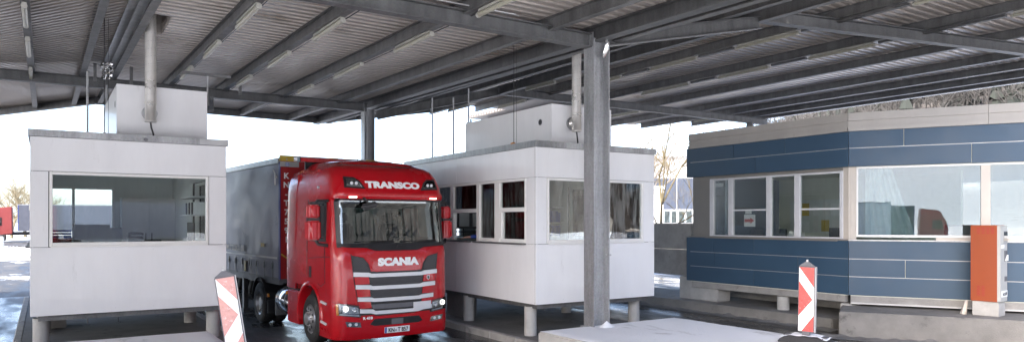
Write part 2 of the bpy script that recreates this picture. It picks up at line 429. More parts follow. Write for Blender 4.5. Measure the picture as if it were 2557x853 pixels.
def island(name, x0, x1, y0, y1, z, mat=None):
    """raised traffic island: slab inside a row of kerb stones"""
    k = .15
    o = struct(MB().box(x0+k, x1-k, y0+k, y1-k, -.05, z-.004), name, mat or M['concrete_dark'])
    def stones(ax, fixed, a, b):
        t = a
        while t < b - .05:
            e = min(t + 1.0, b)
            mb = MB(); g = .006
            if ax == 'y': mb.box(fixed, fixed+k, t+g, e-g, -.05, z)
            else: mb.box(t+g, e-g, fixed, fixed+k, -.05, z)
            mb.build('kerb_stone', M['concrete'], o, bevel=.02, seg=1)
            t = e
    stones('y', x0, y0, y1); stones('y', x1-k, y0, y1)
    stones('x', y0, x0+k, x1-k); stones('x', y1-k, x0+k, x1-k)
    return o

island('traffic_island', 7.98, 11.7, 11.06, 24.5, .15)
island('traffic_island', -.52, 3.35, 14.46, 27.0, .15)

def guard_block(x0, x1, y0, y1, z, label):
    t = thing('guard_block', label, 'concrete block', ((x0+x1)/2, (y0+y1)/2, 0), group='concrete guard blocks in front of the booths')
    mb = MB().box(x0, x1, y0, y1, -.05, z)
    mb.build('block', M['concrete_light'], t, bevel=.03, seg=2)
    def f(u, v):
        x = x0+.03+u*(x1-x0-.06); y = y0+.03+v*(y1-y0-.06)
        e = min(u, 1-u)*(x1-x0); e2 = min(v, 1-v)*(y1-y0); edge = min(1, min(e, e2)/.12)
        n1 = noise.noise(Vector((x*1.3, y*.8, 3)))*.5+.5; n2 = noise.noise(Vector((x*6, y*4, 9)))*.5+.5
        return (x, y, z + .004 + edge*(.008 + .022*n1 + .008*n2))
    o = MB().grid(f, 60, 80).build('snow_cover', M['snow'], t, smooth=True); o['kind'] = 'stuff'
    return t
guard_block(7.74, 11.33, 4.6, 10.95, .44, 'snow-dusted concrete block round the foot of the near steel column')
guard_block(-.45, 2.6, 8.2, 14.4, .44, 'snowy concrete block in front of the left booth')
# little drift against the column foot
def drift(u, v):
    a = u*2*math.pi; r = v*.24
    return (9.05+.05+r*math.cos(a)*1.1, 10.56+r*math.sin(a)*.7, .452 + .13*(1-v)**1.6)
o = MB().grid(drift, 20, 8).build('snow_drift', M['snow'], smooth=True); tag(o, 'small heap of snow blown against the near column foot', 'snow heap')

# ================================================================== CANOPY
Y_NEAR, Y_FAR, Y_END = 10.8, 22.25, 28.0
def zl(y): return 6.12 + .02*(y - 10.8)              # underside of the purlins, left roof
XR, XV, XP = 1.42, 9.15, 14.1                        # ridge, valley, upper edge
def ystart(x):                                       # front edge of the roof, skewed in plan
    return 3.3
def zroof(x, y):                                     # underside of the purlins anywhere
    if x < XR: return zl(y) - .035*(XR - max(x, -3.6))
    if x < XV: return zl(y) - .010*(x - XR)
    if x < XP: return zl(y) - .077 + (7.45-6.2)*(x-XV)/(XP-XV) - .02*(y-14)*max(0, (x-XV)/(XP-XV))
    return 7.45
canopy = thing('canopy', 'large grey steel canopy with corrugated roof over the lanes', 'canopy', (9.0, 10.8, .44))
HP = .25                                             # purlin height
def deck(x0, x1, ya, yb, nx, name='roof_deck', hole=None, shear=0.0):
    """trapezoidal sheet, ribs running along x, following zroof"""
    mb = MB(); pitch = .25
    prof = [(0, 0), (.12, 0), (.155, .16), (.215, .16), (.25, 0)]
    ys = []; 
    y = ya
    while y < yb - .01:
        for a, h in prof[:-1]: ys.append((y+a, h))
        y += pitch
    ys.append((y, 0))
    vs = []
    for i in range(nx+1):
        x = x0 + (x1-x0)*i/nx
        for yy, h in ys: vs.append((x, yy + shear*(x1-x), zroof(min(max(x, x0+1e-4), x1-1e-4), yy) + HP + h))
    n = len(ys); fs = []
    for i in range(nx):
        for j in range(n-1):
            ym = ys[j][0]; xm = x0 + (x1-x0)*(i+.5)/nx
            if ym + shear*(x1-xm) < ystart(xm): continue
            if hole and hole[0] < xm < hole[1] and hole[2] < ym < hole[3]: continue
            fs.append((i*n+j, i*n+j+1, (i+1)*n+j+1, (i+1)*n+j))
    mb.add(vs, fs)
    o = mb.build(name, M['deck'], canopy, fix=False)
    md = o.modifiers.new('thickness', 'SOLIDIFY'); md.thickness = .004; md.offset = 1
    return o
deck(-32, -3.6, 3.3, Y_END, 6); deck(-3.6, XR, -3.6, Y_END, 6, shear=1.45)  # far-left sheet is unseen, extended there to darken the left-facing walls
deck(XR, XV, 3.3, Y_END, 12, hole=(1.45, 2.0, 15.1, 16.7))
# upstand where the left flue passes the roof
fh = MB().add([(1.40,15.08,6.45),(2.08,15.08,6.45),(2.08,16.72,6.45),(1.40,16.72,6.45),(1.40,15.08,7.6),(2.08,15.08,7.6),(2.08,16.72,7.6),(1.40,16.72,7.6)], [(0,1,5,4),(1,2,6,5),(2,3,7,6),(3,0,4,7),(4,5,6,7)])
fh.build('flue_upstand', M['deck'], canopy, fix=False)
deck(XV, XP, 3.3, Y_END, 10)
# right roof ends on a slant behind the blue building
def deck_right():
    mb = MB(); pitch = .25
    def yend(x): return 28.0 if x < 18 else 31.5 if x < 24 else 31.5 - (x-24)*1.3
    nx = 16
    for i in range(nx):
        xa, xb = XP + (29.6-XP)*i/nx, XP + (29.6-XP)*(i+1)/nx; xm = (xa+xb)/2
        y = 3.3
        while y < yend(xm):
            if y >= ystart(xm):
                vs = []
                for x in (xa, xb):
                    for a, h in ((0, 0), (.12, 0), (.155, .16), (.215, .16), (.25, 0)): vs.append((x, y+a, 7.45+HP+h))
                mb.add(vs, [(k, k+1, k+6, k+5) for k in range(4)])
            y += pitch
    o = mb.build('roof_deck', M['deck'], canopy, fix=False)
    md = o.modifiers.new('thickness', 'SOLIDIFY'); md.thickness = .004; md.offset = 1
deck_right()

def purlin(x, ya, yb, b=.14, h=HP, name='purlin', mat='galv_dark', dz=0.0):
    ya = max(ya, ystart(x)+.05)
    MB().ibeam((x, ya, zroof(x, ya)+dz), (x, yb, zroof(x, yb)+dz), h-.004, b, .014, .012).build(name, M[mat], canopy)
for x in (-30, -26, -22, -18, -14, -10, -7.4, -5.0): purlin(x, -7, Y_END)  # purlins of the unseen roof added on the left for shade
for x in (-2.2, -.27, .84): purlin(x, -7, Y_END + (XR-x)*1.45 - .3)
for x in (1.57, 2.98, 4.40, 6.10, 7.92): purlin(x, -7, Y_END)
for x in (10.7, 12.4): purlin(x, -7, Y_END, .14)
for x in (16.30, 19.15, 22.0, 24.7, 26.6, 28.2): purlin(x, -7, 27.95 if x < 18 else 31.4 if x < 24 else 31.5-(x-24)*1.3, .16)
# valley girder over the columns (double), upper edge girder, eaves
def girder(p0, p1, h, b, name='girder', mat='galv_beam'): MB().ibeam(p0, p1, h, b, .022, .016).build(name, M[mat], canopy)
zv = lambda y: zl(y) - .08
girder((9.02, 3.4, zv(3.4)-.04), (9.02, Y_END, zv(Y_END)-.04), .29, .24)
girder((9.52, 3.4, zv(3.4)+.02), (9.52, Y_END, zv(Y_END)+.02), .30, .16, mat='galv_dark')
MB().box(9.14, 9.44, 3.4, Y_END, zv(15)+.30, zv(15)+.36).build('valley_gutter', M['galv_dark'], canopy)
girder((14.0, 3.4, 7.14), (14.0, 27.9, 7.14), .30, .18, mat='galv_dark')
girder((29.5, 3.4, 7.5), (29.5, 23.3, 7.5), .2, .14, 'eaves_girder', 'galv_dark')
MB().box(29.58, 29.66, 3.3, 23.4, 7.5, 7.86).build('eaves_trim', M['alu'], canopy)
# tie beams across the lanes
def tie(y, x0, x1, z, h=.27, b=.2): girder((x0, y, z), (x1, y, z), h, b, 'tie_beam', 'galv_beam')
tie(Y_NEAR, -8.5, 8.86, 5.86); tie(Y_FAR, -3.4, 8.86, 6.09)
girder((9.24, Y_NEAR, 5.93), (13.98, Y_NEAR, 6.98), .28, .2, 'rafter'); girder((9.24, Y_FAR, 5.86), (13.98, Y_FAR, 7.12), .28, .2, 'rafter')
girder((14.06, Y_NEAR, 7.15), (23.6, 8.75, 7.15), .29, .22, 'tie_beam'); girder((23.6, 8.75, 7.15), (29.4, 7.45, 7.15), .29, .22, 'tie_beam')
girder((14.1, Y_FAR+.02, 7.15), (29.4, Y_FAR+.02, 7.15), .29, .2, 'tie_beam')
# gable end: rafters and fascia on the far edge
girder((XR, Y_END-.2, zl(Y_END)-.03), (-3.6, Y_END-.2+7.28, zroof(-3.6, Y_END)-.03), .22, .14, 'end_rafter', 'galv_dark')
girder((XR, Y_END-.2, zl(Y_END)-.03), (9.0, Y_END-.2, zl(Y_END)-.10), .22, .14, 'end_rafter', 'galv_dark')
girder((9.2, Y_END-.2, zl(Y_END)-.10), (13.98, Y_END-.2, 7.2), .22, .14, 'end_rafter', 'galv_dark')
for (xa, xb) in ((-3.6, XR), (XR, XV), (XV, 13.98)):
    e = .01
    za, zb_ = zroof(xa+e, Y_END), zroof(xb-e, Y_END); ea = 7.28 if xa < -3 else 0
    MB().add([(xa,Y_END+.02+ea,za+.06),(xb,Y_END+.02,zb_+.06),(xb,Y_END+.02,zb_+.40),(xa,Y_END+.02+ea,za+.40),
              (xa,Y_END+.06+ea,za+.06),(xb,Y_END+.06,zb_+.06),(xb,Y_END+.06,zb_+.40),(xa,Y_END+.06+ea,za+.40)],
             [(0,1,2,3),(7,6,5,4),(0,4,5,1),(1,5,6,2),(2,6,7,3),(3,7,4,0)]).build('fascia', M['galv_dark'], canopy)
# ridge flashing
MB().add(
         [(1.24,3.4,zl(3.4)+.17),(1.42,3.4,zl(3.4)+.22),(1.60,3.4,zl(3.4)+.19),(1.24,22,zl(22)+.17),(1.42,22,zl(22)+.22),(1.60,22,zl(22)+.19)],
         [(0,1,4,3),(1,2,5,4)]).build('ridge_flashing', M['trim'], canopy, fix=False)
# hangers between tie beams and purlins
for x, y, z0, z1 in ((.98, Y_FAR, 6.36, 6.42), (2.98, Y_FAR, 6.36, 6.42), (4.40, Y_FAR, 6.36, 6.42), (6.1, Y_FAR, 6.36, 6.42), (7.92, Y_FAR, 6.36, 6.40)):
    MB().box(x-.05, x+.05, y-.05, y+.05, z0, zroof(x, y)+.01).build('post_plate', M['galv'], canopy)
for x, y in ((1.06, 20.6), (1.86, 20.6), (4.52, 20.6)):
    MB().box(x-.035, x+.035, y-.035, y+.035, 5.98, zroof(x, y)+.12).build('hanger', M['galv_dark'], canopy)

def h_column(x, y, z0, z1, b=.30, h=.40, name='column', wf=.024):
    """H section, flanges facing +-x"""
    mb = MB()
    mb.box(x-h/2, x-h/2+wf, y-b/2, y+b/2, z0, z1); mb.box(x+h/2-wf, x+h/2, y-b/2, y+b/2, z0, z1)
    mb.box(x-h/2+wf, x+h/2-wf, y-.007, y+.007, z0, z1)
    o = mb.build(name, M['galv'], canopy)
    return o
c1 = h_column(9.05, Y_NEAR, .45, 6.0)
MB().box(8.80, 9.30, Y_NEAR-.2, Y_NEAR+.2, .44, .465).build('base_plate', M['galv'], c1)
MB().box(8.86, 9.24, Y_NEAR-.14, Y_NEAR+.14, 6.0, 6.03).build('cap_plate', M['galv'], c1)
for y in (10.74, 10.86):
    MB().lathe([(.0, 0), (.018, 0), (.018, .02), (0, .022)], (9.20, y-.16, 1.85), (0, -1, 0), 8).build('bolt', M['alu'], c1)
c2 = h_column(8.9, Y_FAR, .15, 6.18, .3, .36)
MB().box(8.68, 8.74, Y_FAR-.28, Y_FAR-.15, 4.05, 4.32).build('junction_box', M['off_white'], c2)
MB().tube([(8.80, Y_FAR-.2, 4.3), (8.80, Y_FAR-.2, 6.1)], .02, 6).build('conduit', M['galv'], c2)
# downpipe and pipe elbow at the near column head
MB().tube([(9.12, 10.62, 6.15), (9.12, 10.58, 6.02), (9.13, 10.6, 5.85), (9.13, 10.7, 5.7)], .045, 10).build('downpipe', M['chrome'], canopy, smooth=True)
# pipe along the near tie beam
MB().tube([(4.6, 10.66, 6.19), (7.05, 10.66, 6.19), (7.08, 10.60, 6.15)], .013, 6).build('conduit', M['alu'], canopy)
# brackets and posts on the blue building
for x, y in ((27.6, 22.0), (29.3, 21.9)):
    MB().ibeam((x, y, 6.6), (x, y+.001, 6.6), .1, .1)
MB().box(28.0, 28.12, 22.05, 22.4, 4.9, 7.15).build('post', M['galv_dark'], canopy)
MB().box(29.2, 29.4, 22.05, 22.4, 4.9, 7.15).build('post', M['galv_dark'], canopy)
h_column(26.5, 8.2, 4.9, 7.14, .26, .3)
# cleats where the purlins sit on the tie beams, bolts, sagging cables
for x in (-.27, .84, 1.57, 2.98, 4.40, 6.10, 7.92):
    for y, zt in ((Y_NEAR, 6.13), (Y_FAR, 6.36)):
        MB().box(x+.072, x+.084, y-.07, y+.07, zt, zt+.2).box(x+.085, x+.15, y-.07, y+.07, zt+.001, zt+.012).build('cleat', M['galv'], canopy)
# connector plates at tie ends
for x, y, z in ((8.87, Y_NEAR, 5.86), (8.73, Y_FAR, 6.09)):
    MB().box(x-.012, x, y-.12, y+.12, z-.02, z+.29).build('end_plate', M['galv'], canopy)

# ------------------------------------------------------------------ strip lights under the purlins
def strip_light(x, ya, yb, z, label):
    g = thing('strip_light', label, 'strip light', (x, (ya+yb)/2, z), group='tubular strip lights under the canopy')
    n = 6
    MB().tube([(x, ya+.03, z), (x, yb-.03, z)], .042, 10).build('cover', M['lamp_tube'], g, smooth=True)
    MB().box(x-.035, x+.035, ya+.06, yb-.06, z+.045, z+.085).build('case', M['lamp_case'], g)
    for y in (ya, yb-.05):
        MB().tube([(x, y, z), (x, y+.05, z)], .048, 10).build('end_cap', M['lamp_case'], g, smooth=True)
ordn = ['first', 'second', 'third', 'fourth', 'fifth']
def row(x, spans, z, txt, far=True):
    for k, (a, b) in enumerate(spans):
        strip_light(x, a, b, (z(x, (a+b)/2) if callable(z) else z), f'{ordn[k]} strip light from the front {txt}')
zz = lambda x, y: zroof(x, y) - .085
row(2.98, [(12.2, 13.8), (15.4, 17.0), (18.65, 20.2)], zz, 'in the row left of the red cab')
row(4.42, [(12.2, 13.85), (15.5, 17.2), (18.9, 20.5)], zz, 'in the row above the truck trailer')
row(6.12, [(9.0, 10.4), (12.1, 13.8), (15.65, 17.5), (19.25, 20.6)], zz, 'in the row nearest the far column')
row(-.28, [(14.3, 15.8), (17.2, 18.9), (21.0, 22.5)], zz, 'in the leftmost row')
row(16.32, [(7.4, 8.5), (11.4, 13.4), (14.85, 16.8), (18.2, 20.0), (23.9, 26.0)], 7.36, 'in the right row nearer the near column')
row(19.17, [(6.6, 7.7), (11.0, 13.05), (14.45, 16.5), (17.8, 20.2)], 7.36, 'in the right row nearer the blue building')
row(14.0, [(18.8, 20.5), (24.5, 26.2)], 7.05, 'under the upper edge girder')
row(26.6, [(22.5, 24.4)], 7.36, 'in the row farthest right over the background')
row(22.1, [(23.5, 25.3), (27.5, 29.3)], 7.36, 'in the row over the bare tree')

# flat cable covers between the lamps of the two right rows
for x, gaps in ((16.32, ((8.6, 11.3), (13.5, 14.75), (16.9, 18.1), (20.1, 23.8))), (19.17, ((7.8, 10.9), (13.15, 14.35), (16.6, 17.7)))):
    for a, b in gaps: MB().box(x-.05, x+.06, a, b, 7.36, 7.43).build('cable_cover', M['galv_beam'], canopy)
for x in (2.98, 4.42, 6.12):
    MB().tube([(x+.09, 4, zroof(x, 4)-.012), (x+.09, 26, zroof(x, 26)-.012)], .01, 5).build('cable', M['black'], canopy)
# floodlight hanging beside the left booth's roof box
fl = thing('floodlight', 'small dark floodlight hanging beside the left roof cabinet', 'floodlight', (3.05, 16.9, 5.0))
MB().tube([(3.02, 16.9, 5.72), (3.02, 16.9, 5.28)], .018, 6).build('hanger', M['alu'], fl)
MB().tube([(3.02, 16.9, 5.3), (3.02, 16.85, 5.05)], .03, 8).build('bracket', M['galv'], fl)
MB().box(2.96, 3.16, 16.95, 17.08, 4.93, 5.28).build('housing', M['grey_plastic'], fl, bevel=.01)
MB().box(2.98, 3.14, 16.935, 16.948, 4.95, 5.26).build('lens', M['lens'], fl)
MB().box(2.5, 3.5, 16.87, 16.93, 5.70, 5.76).build('rail', M['galv_dark'], fl)
# ================================================================== BOOTHS
def pane(mb, name, mat, parent): return mb.build(name, mat, parent)

def booth(x0, y0, label, box, boxlab, mid):
    w, l, zb, zt = 3.27, 6.2, .82, 4.0
    T = Matrix.Translation((x0, y0, 0))
    b = thing('booth', label, 'booth', (x0 + w/2, y0 + l/2, .15), group='customs booths on concrete stilts')
    def B(): return MB(T)
    pan = M['panel']; g = .008; th = .035
    # inner shell (backing, floor, ceiling, room walls)
    zi0, zi1 = .95, 3.82
    B().box(.05, w-.05, .05, l-.05, zb+.02, zi0).build('floor', M['floor_in'], b)
    B().box(.05, w-.05, .05, l-.05, zi1, 3.99).build('ceiling', M['room'], b)
    def wall_band(face, a, c, z0, z1, mat='dark_gap', d0=.04, d1=.14, name='wall_core'):
        """piece of wall core: face in -y,+y,-x,+x; a..c along the wall"""
        m = B()
        if face == '-y': m.box(a, c, d0, d1, z0, z1)
        if face == '+y': m.box(a, c, l-d1, l-d0, z0, z1)
        if face == '-x': m.box(d0, d1, a, c, z0, z1)
        if face == '+x': m.box(w-d1, w-d0, a, c, z0, z1)
        return m.build(name, M[mat], b)
    def panel(face, a, c, z0, z1, bolts=True):
        m = B()
        a, c, z0, z1 = a+g/2, c-g/2, z0+g/2, z1-g/2
        if face == '-y': m.box(a, c, 0, th, z0, z1)
        if face == '+y': m.box(a, c, l-th, l, z0, z1)
        if face == '-x': m.box(0, th, a, c, z0, z1)
        if face == '+x': m.box(w-th, w, a, c, z0, z1)
        return m.build('cladding_panel', pan, b, bevel=.002, seg=1)
    zs, zh = 2.04, 3.39
    # ---- front (towards the camera)
    e = th + .012
    panel('-y', 0, w, zh, zt); panel('-y', 0, w, zb, zs); panel('-y', 0, .275, zs, zh); panel('-y', w-.33, w, zs, zh)
    for z0, z1 in ((zb+.02, zs+.02), (zh-.02, zt-.02)): wall_band('-y', .15, w-.15, z0, z1); wall_band('-y', .15, w-.15, z0, z1, 'room', .142, .16, 'room_wall')
    for a, c in ((.15, .29), (w-.34, w-.15)): wall_band('-y', a, c, zs+.02, zh-.02); wall_band('-y', a, c, zs+.02, zh-.02, 'room', .142, .16, 'room_wall')
    win = B(); fx0, fx1, fz0, fz1 = .285, w-.335, zs+.005, zh-.005; fw = .05
    wo = B().box(fx0, fx0+fw, -.012, .10, fz0, fz1).box(fx1-fw, fx1, -.012, .10, fz0, fz1).box(fx0+fw, fx1-fw, -.012, .10, fz0, fz0+.075).box(fx0+fw, fx1-fw, -.012, .10, fz1-fw, fz1).build('window', M['frame'], b, bevel=.006, seg=1)
    B().box(fx0+fw-.005, fx1-fw+.005, .035, .041, fz0+.07, fz1-fw+.005).build('pane', M['glass_dirty'] if mid else M['glass'], wo)
    B().box(fx0+.02, fx1-.02, -.05, -.013, fz0-.012, fz0+.012).build('sill', M['frame'], wo)
    # ---- lane side (-x): panels, four service windows
    for a, c in ((0, 3.3), (3.3, 4.6), (4.6, l)):
        panel('-x', a if a else th+.004, c, zh, zt); panel('-x', a if a else th+.004, c, zb, zs)
    panel('-x', th+.004, .345, zs, zh); panel('-x', 4.34, 4.6, zs, zh); panel('-x', 4.6, l, zs, zh)
    for z0, z1 in ((zb+.02, zs-.01), (zh+.01, zt-.02)): wall_band('-x', .15, l-.15, z0, z1); wall_band('-x', .15, l-.15, z0, z1, 'room', .142, .16, 'room_wall')
    for a, c in ((.15, .34), (4.35, l-.15)): wall_band('-x', a, c, zs, zh); wall_band('-x', a, c, zs, zh, 'room', .142, .16, 'room_wall')
    fr = M['frame']
    def bar(parent, ya, yb, za, zb_, d0=-.008, d1=.09, name='bar'): return B().box(d0, d1, ya, yb, za, zb_).build(name, fr, parent, bevel=.005, seg=1)
    lw = B().box(-.012, .11, .35, 4.335, zh-.055, zh-.004).build('service_window', fr, b, bevel=.005, seg=1)
    for ya, yb in ((.35, .40), (1.36, 1.57), (2.21, 2.35), (3.44, 3.60), (4.28, 4.335)): bar(lw, ya, yb, zs+.01, zh-.056, name='mullion')
    for ya, yb in ((.40, 1.36), (2.35, 3.44)): bar(lw, ya+.002, yb-.002, 2.70, 2.79, -.02, .08, 'meeting_rail')
    # sashes: 1 and 3 have a bottom rail, the second one stands open below
    for ya, yb in ((.40, 1.36), (1.57, 2.21), (3.60, 4.28)): bar(lw, ya+.002, yb-.002, zs+.01, zs+.09, .0, .08, 'bottom_rail')
    bar(lw, 1.26, 1.358, zs+.092, 2.698, -.016, .07, 'stile')
    for ya, yb, za, zb_ in ((.40, 1.36, 2.79, zh-.056), (.40, 1.26, zs+.09, 2.70), (1.57, 2.21, zs+.09, zh-.056), (2.35, 3.44, 2.79, zh-.056), (3.60, 4.28, zs+.09, zh-.056)):
        B().box(.036, .042, ya-.004, yb+.004, za-.004, zb_+.004).build('pane', M['glass'], lw)
    for a, c in ((.345, 2.42), (2.6, 4.3)):
        B().box(-.075, -.002, a, c, zs-.022, zs+.008).build('sill', M['galv_dark'], b, bevel=.004, seg=1)
    # ---- far side and right side: plain panels, windows let daylight in
    for a, c in ((0, 3.3), (3.3, 4.6), (4.6, l)):
        panel('+x', a if a else th+.004, c, zh, zt); panel('+x', a if a else th+.004, c, zb, zs)
    for z0, z1 in ((zb+.02, zs+.01), (zh-.01, zt-.02)): wall_band('+x', .15, l-.15, z0, z1); wall_band('+x', .15, l-.15, z0, z1, 'room', .142, .16, 'room_wall')
    panel('+x', th+.004, 1.2, zs, zh); panel('+x', 3.0, l, zs, zh)
    for a, c in ((.15, 1.2), (3.0, l-.15)): wall_band('+x', a, c, zs+.01, zh-.01); wall_band('+x', a, c, zs+.01, zh-.01, 'room', .142, .16, 'room_wall')
    rw = B().box(w-.10, w+.008, 1.2, 1.26, zs+.01, zh-.01).box(w-.10, w+.008, 2.94, 3.0, zs+.01, zh-.01).box(w-.10, w+.008, 1.26, 2.94, zs+.01, zs+.07).box(w-.10, w+.008, 1.26, 2.94, zh-.07, zh-.01).build('window', fr, b)
    B().box(w-.05, w-.044, 1.25, 2.95, zs+.06, zh-.06).build('pane', M['glass'], rw)
    panel('+y', 0, w, zh, zt); panel('+y', 0, w, zb, zs); panel('+y', 1.75, w, zs, zh)
    for z0, z1 in ((zb+.02, zs+.01), (zh-.01, zt-.02)): wall_band('+y', .15, w-.15, z0, z1); wall_band('+y', .15, w-.15, z0, z1, 'room', .142, .16, 'room_wall')
    wall_band('+y', 1.75, w-.15, zs+.01, zh-.01); wall_band('+y', 1.75, w-.15, zs+.01, zh-.01, 'room', .142, .16, 'room_wall')
    bw = B().box(.02, .08, l-.10, l+.008, zs+.01, zh-.01).box(.80, .86, l-.10, l+.008, zs+.06, zh-.07).box(1.69, 1.75, l-.10, l+.008, zs+.01, zh-.01).box(.08, 1.69, l-.10, l+.008, zs+.01, zs+.06).box(.08, 1.69, l-.10, l+.008, zh-.07, zh-.01).build('window', fr, b)
    B().box(.07, 1.70, l-.05, l-.044, zs+.05, zh-.06).build('pane', M['glass'], bw)
    # dark corner joints
    for cx, cy in ((-.001, -.001), (w-.011, -.001)):
        B().box(cx+.012 if cx < 0 else cx-.0, cx+.024 if cx < 0 else cx+.012-.002, .003, .012, zb+.01, zt-.01)
    B().box(.006, .034, .038, .05, zb+.01, zt-.01).build('corner_joint', M['dark_gap'], b)
    # ---- roof edge
    rf = B().box(.06, w-.06, .06, l-.06, zt-.01, zt+.07).build('roof', M['galv_dark'], b)
    o_ = .03
    B().box(-o_, w+o_, -o_, -o_+.02, zt+.002, zt+.125).build('roof_edge', M['trim'], rf)
    B().box(-o_, w+o_, l+o_-.02, l+o_, zt+.002, zt+.125).build('roof_edge', M['trim'], rf)
    B().box(-o_, -o_+.02, -o_+.022, l+o_-.022, zt+.002, zt+.123).build('roof_edge', M['trim'], rf)
    B().box(w+o_-.02, w+o_, -o_+.022, l+o_-.022, zt+.002, zt+.123).build('roof_edge', M['trim'], rf)
    B().box(-o_+.02, w+o_-.02, -o_+.02, l+o_-.02, zt+.075, zt+.11).build('roof_sheet', M['trim'], rf)
    if not mid: B().box(w-.5, w+.032, -o_-.006, -o_-.002, zt+.01, zt+.122).build('patch_plate', M['alu'], rf)
    # ---- base frame and stilts
    B().box(.12, w-.12, .12, l-.12, zb-.10, zb+.018).build('floor_beam', M['galv_dark'], b)
    for px, py in ((.16, .42), (w-.16, .5), (.20, 3.05), (w-.20, 3.0), (.2, 5.8), (w-.2, 5.8)):
        B().lathe([(.13, .15), (.132, .3), (.128, .5), (.13, .75)], (px, py, 0), (0, 0, 1), 20).build('stilt', M['concrete_light'], b, smooth=True)
    # hooks and a service duct below the floor
    for px in (.95, 1.5):
        B().tube([(px, 1.8, .72), (px, 1.8, .42), (px+.05, 1.8, .40)], .012, 6).build('hook', M['grey_plastic'], b)
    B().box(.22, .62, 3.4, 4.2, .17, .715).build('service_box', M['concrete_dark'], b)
    # ---- roof cabinet
    bx0, bx1, by0, by1, bz = box
    rc = thing('roof_cabinet', boxlab, 'cabinet', (x0+(bx0+bx1)/2, y0+(by0+by1)/2, 4.12), group='ventilation cabinets on the booth roofs')
    z0 = zt + .113
    B().box(bx0+.03, bx1-.03, by0+.03, by1-.03, z0, bz-.02).build('core', M['dark_gap'], rc)
    gg = .012
    B().box(bx0, bx1-gg, by0, by0+.028, z0+.02, bz).build('panel', M['panel'], rc, bevel=.002, seg=1)
    B().box(bx0, bx0+.028, by0+.028+gg, by1, z0+.02, bz).build('panel', M['panel'], rc, bevel=.002, seg=1)
    B().box(bx1-.028, bx1, by0+.028+gg, by1, z0+.02, bz).build('panel', M['panel'], rc, bevel=.002, seg=1)
    B().box(bx0+.03, bx1-.03, by1-.028, by1, z0+.02, bz).build('panel', M['panel'], rc)
    B().box(bx0+.03, bx1-.03, by0+.03, by1-.03, bz-.02, bz-.004).build('lid', M['panel_grey'], rc)
    vy = by0 + (.42 if mid else .34)
    B().lathe([(0, -.006), (.055, -.006), (.055, .0)], (bx0-.001, vy, bz-.36), (1, 0, 0), 20).build('vent', M['dark_gap'], rc)
    B().lathe([(.055, -.004), (.068, -.004), (.068, .004), (.055, .004)], (bx0-.001, vy, bz-.36), (1, 0, 0), 20).build('vent_ring', M['grey_plastic'], rc)
    # ---- flue in front of the cabinet
    dx = bx0 + (.58 if not mid else .55); dy = by0 - .18
    d = thing('flue_duct', 'shiny spiral steel duct in front of the ' + ('left' if not mid else 'middle') + ' roof cabinet', 'duct', (x0+dx, y0+dy, 4.5), group='spiral ducts rising through the canopy')
    top = 7.4 if not mid else 6.75
    pp0 = B().lathe([(.105, 4.62), (.105, top)], (dx, dy, 0), (0, 0, 1), 32).build('pipe', M['duct'], d, smooth=True)
    B().tube([(dx+.1055*math.cos(a/12*2*math.pi), dy+.1055*math.sin(a/12*2*math.pi), 4.9+a/12*.15) for a in range(0, 147)], .0025, 4).build('spiral_seam', M['galv'], pp0)
    B().lathe([(0, 4.46), (.09, 4.46), (.112, 4.47), (.112, 4.5), (.106, 4.51), (.106, 4.82), (.116, 4.83), (.116, 4.86), (.106, 4.87)], (dx, dy, 0), (0, 0, 1), 24).build('end_piece', M['duct'], d, smooth=True)
    B().lathe([(.09, .09), (.09, .13), (.14, .135), (.145, .178)], (dx, dy, 4.66), (0, 1, 0), 20).build('collar', M['galv'], d, smooth=True)
    if mid: B().lathe([(.12, .0), (.135, .03), (.12, .06), (.135, .09), (.12, .12)], (dx, dy, 4.66), (0, 1, 0), 20).build('bellows', M['duct'], d, smooth=True)
    B().tube([(dx, dy, 4.47), (dx+.01, dy-.01, 4.36), (dx+.05, dy+.02, 4.24), (dx+.06, dy+.06, 4.13)], .017, 8).build('drain_hose', M['black'], d, smooth=True)
    return b
bl = booth(-.21, 15.15, 'white clad booth on stilts with wide window, left of the truck', (1.40, 3.07, .85, 4.6, 5.2), 'white cabinet on the roof of the left booth', False)
bm_ = booth(8.26, 11.75, 'grey-white clad booth on stilts beside the truck cab, behind the near column', (.98, 2.70, .80, 4.6, 5.06), 'long grey-white cabinet on the roof of the middle booth', True)

# things on the booth roofs: posts, chains, spout
def roof_post(x, y, z0, z1, label, r=.022):
    o = thing('roof_post', label, 'post', (x, y, z0), group='thin steel posts on the booth roofs')
    MB().tube([(x, y, z0), (x, y, z1)], r, 8).build('rod', M['galv'], o)
    MB().box(x-.05, x+.05, y-.05, y+.05, z0, z0+.012).build('foot_plate', M['galv'], o)
    MB().box(x+.05, x+.085, y-.02, y+.02, z0, z0+.10).build('bracket', M['galv'], o)
roof_post(.75, 17.2, 4.11, 5.6, 'thin steel post on the left booth roof near its left end')
roof_post(8.55, 16.9, 4.11, 5.75, 'steel post on the middle booth roof nearest the truck cab')
roof_post(8.75, 16.1, 4.11, 5.65, 'steel post on the middle booth roof left of the roof cabinet')
roof_post(9.25, 16.2, 5.06, 5.95, 'short post standing at the far end of the middle roof cabinet')
roof_post(1.25, 19.6, 5.2, 5.75, 'short post on the left roof cabinet behind its front edge')
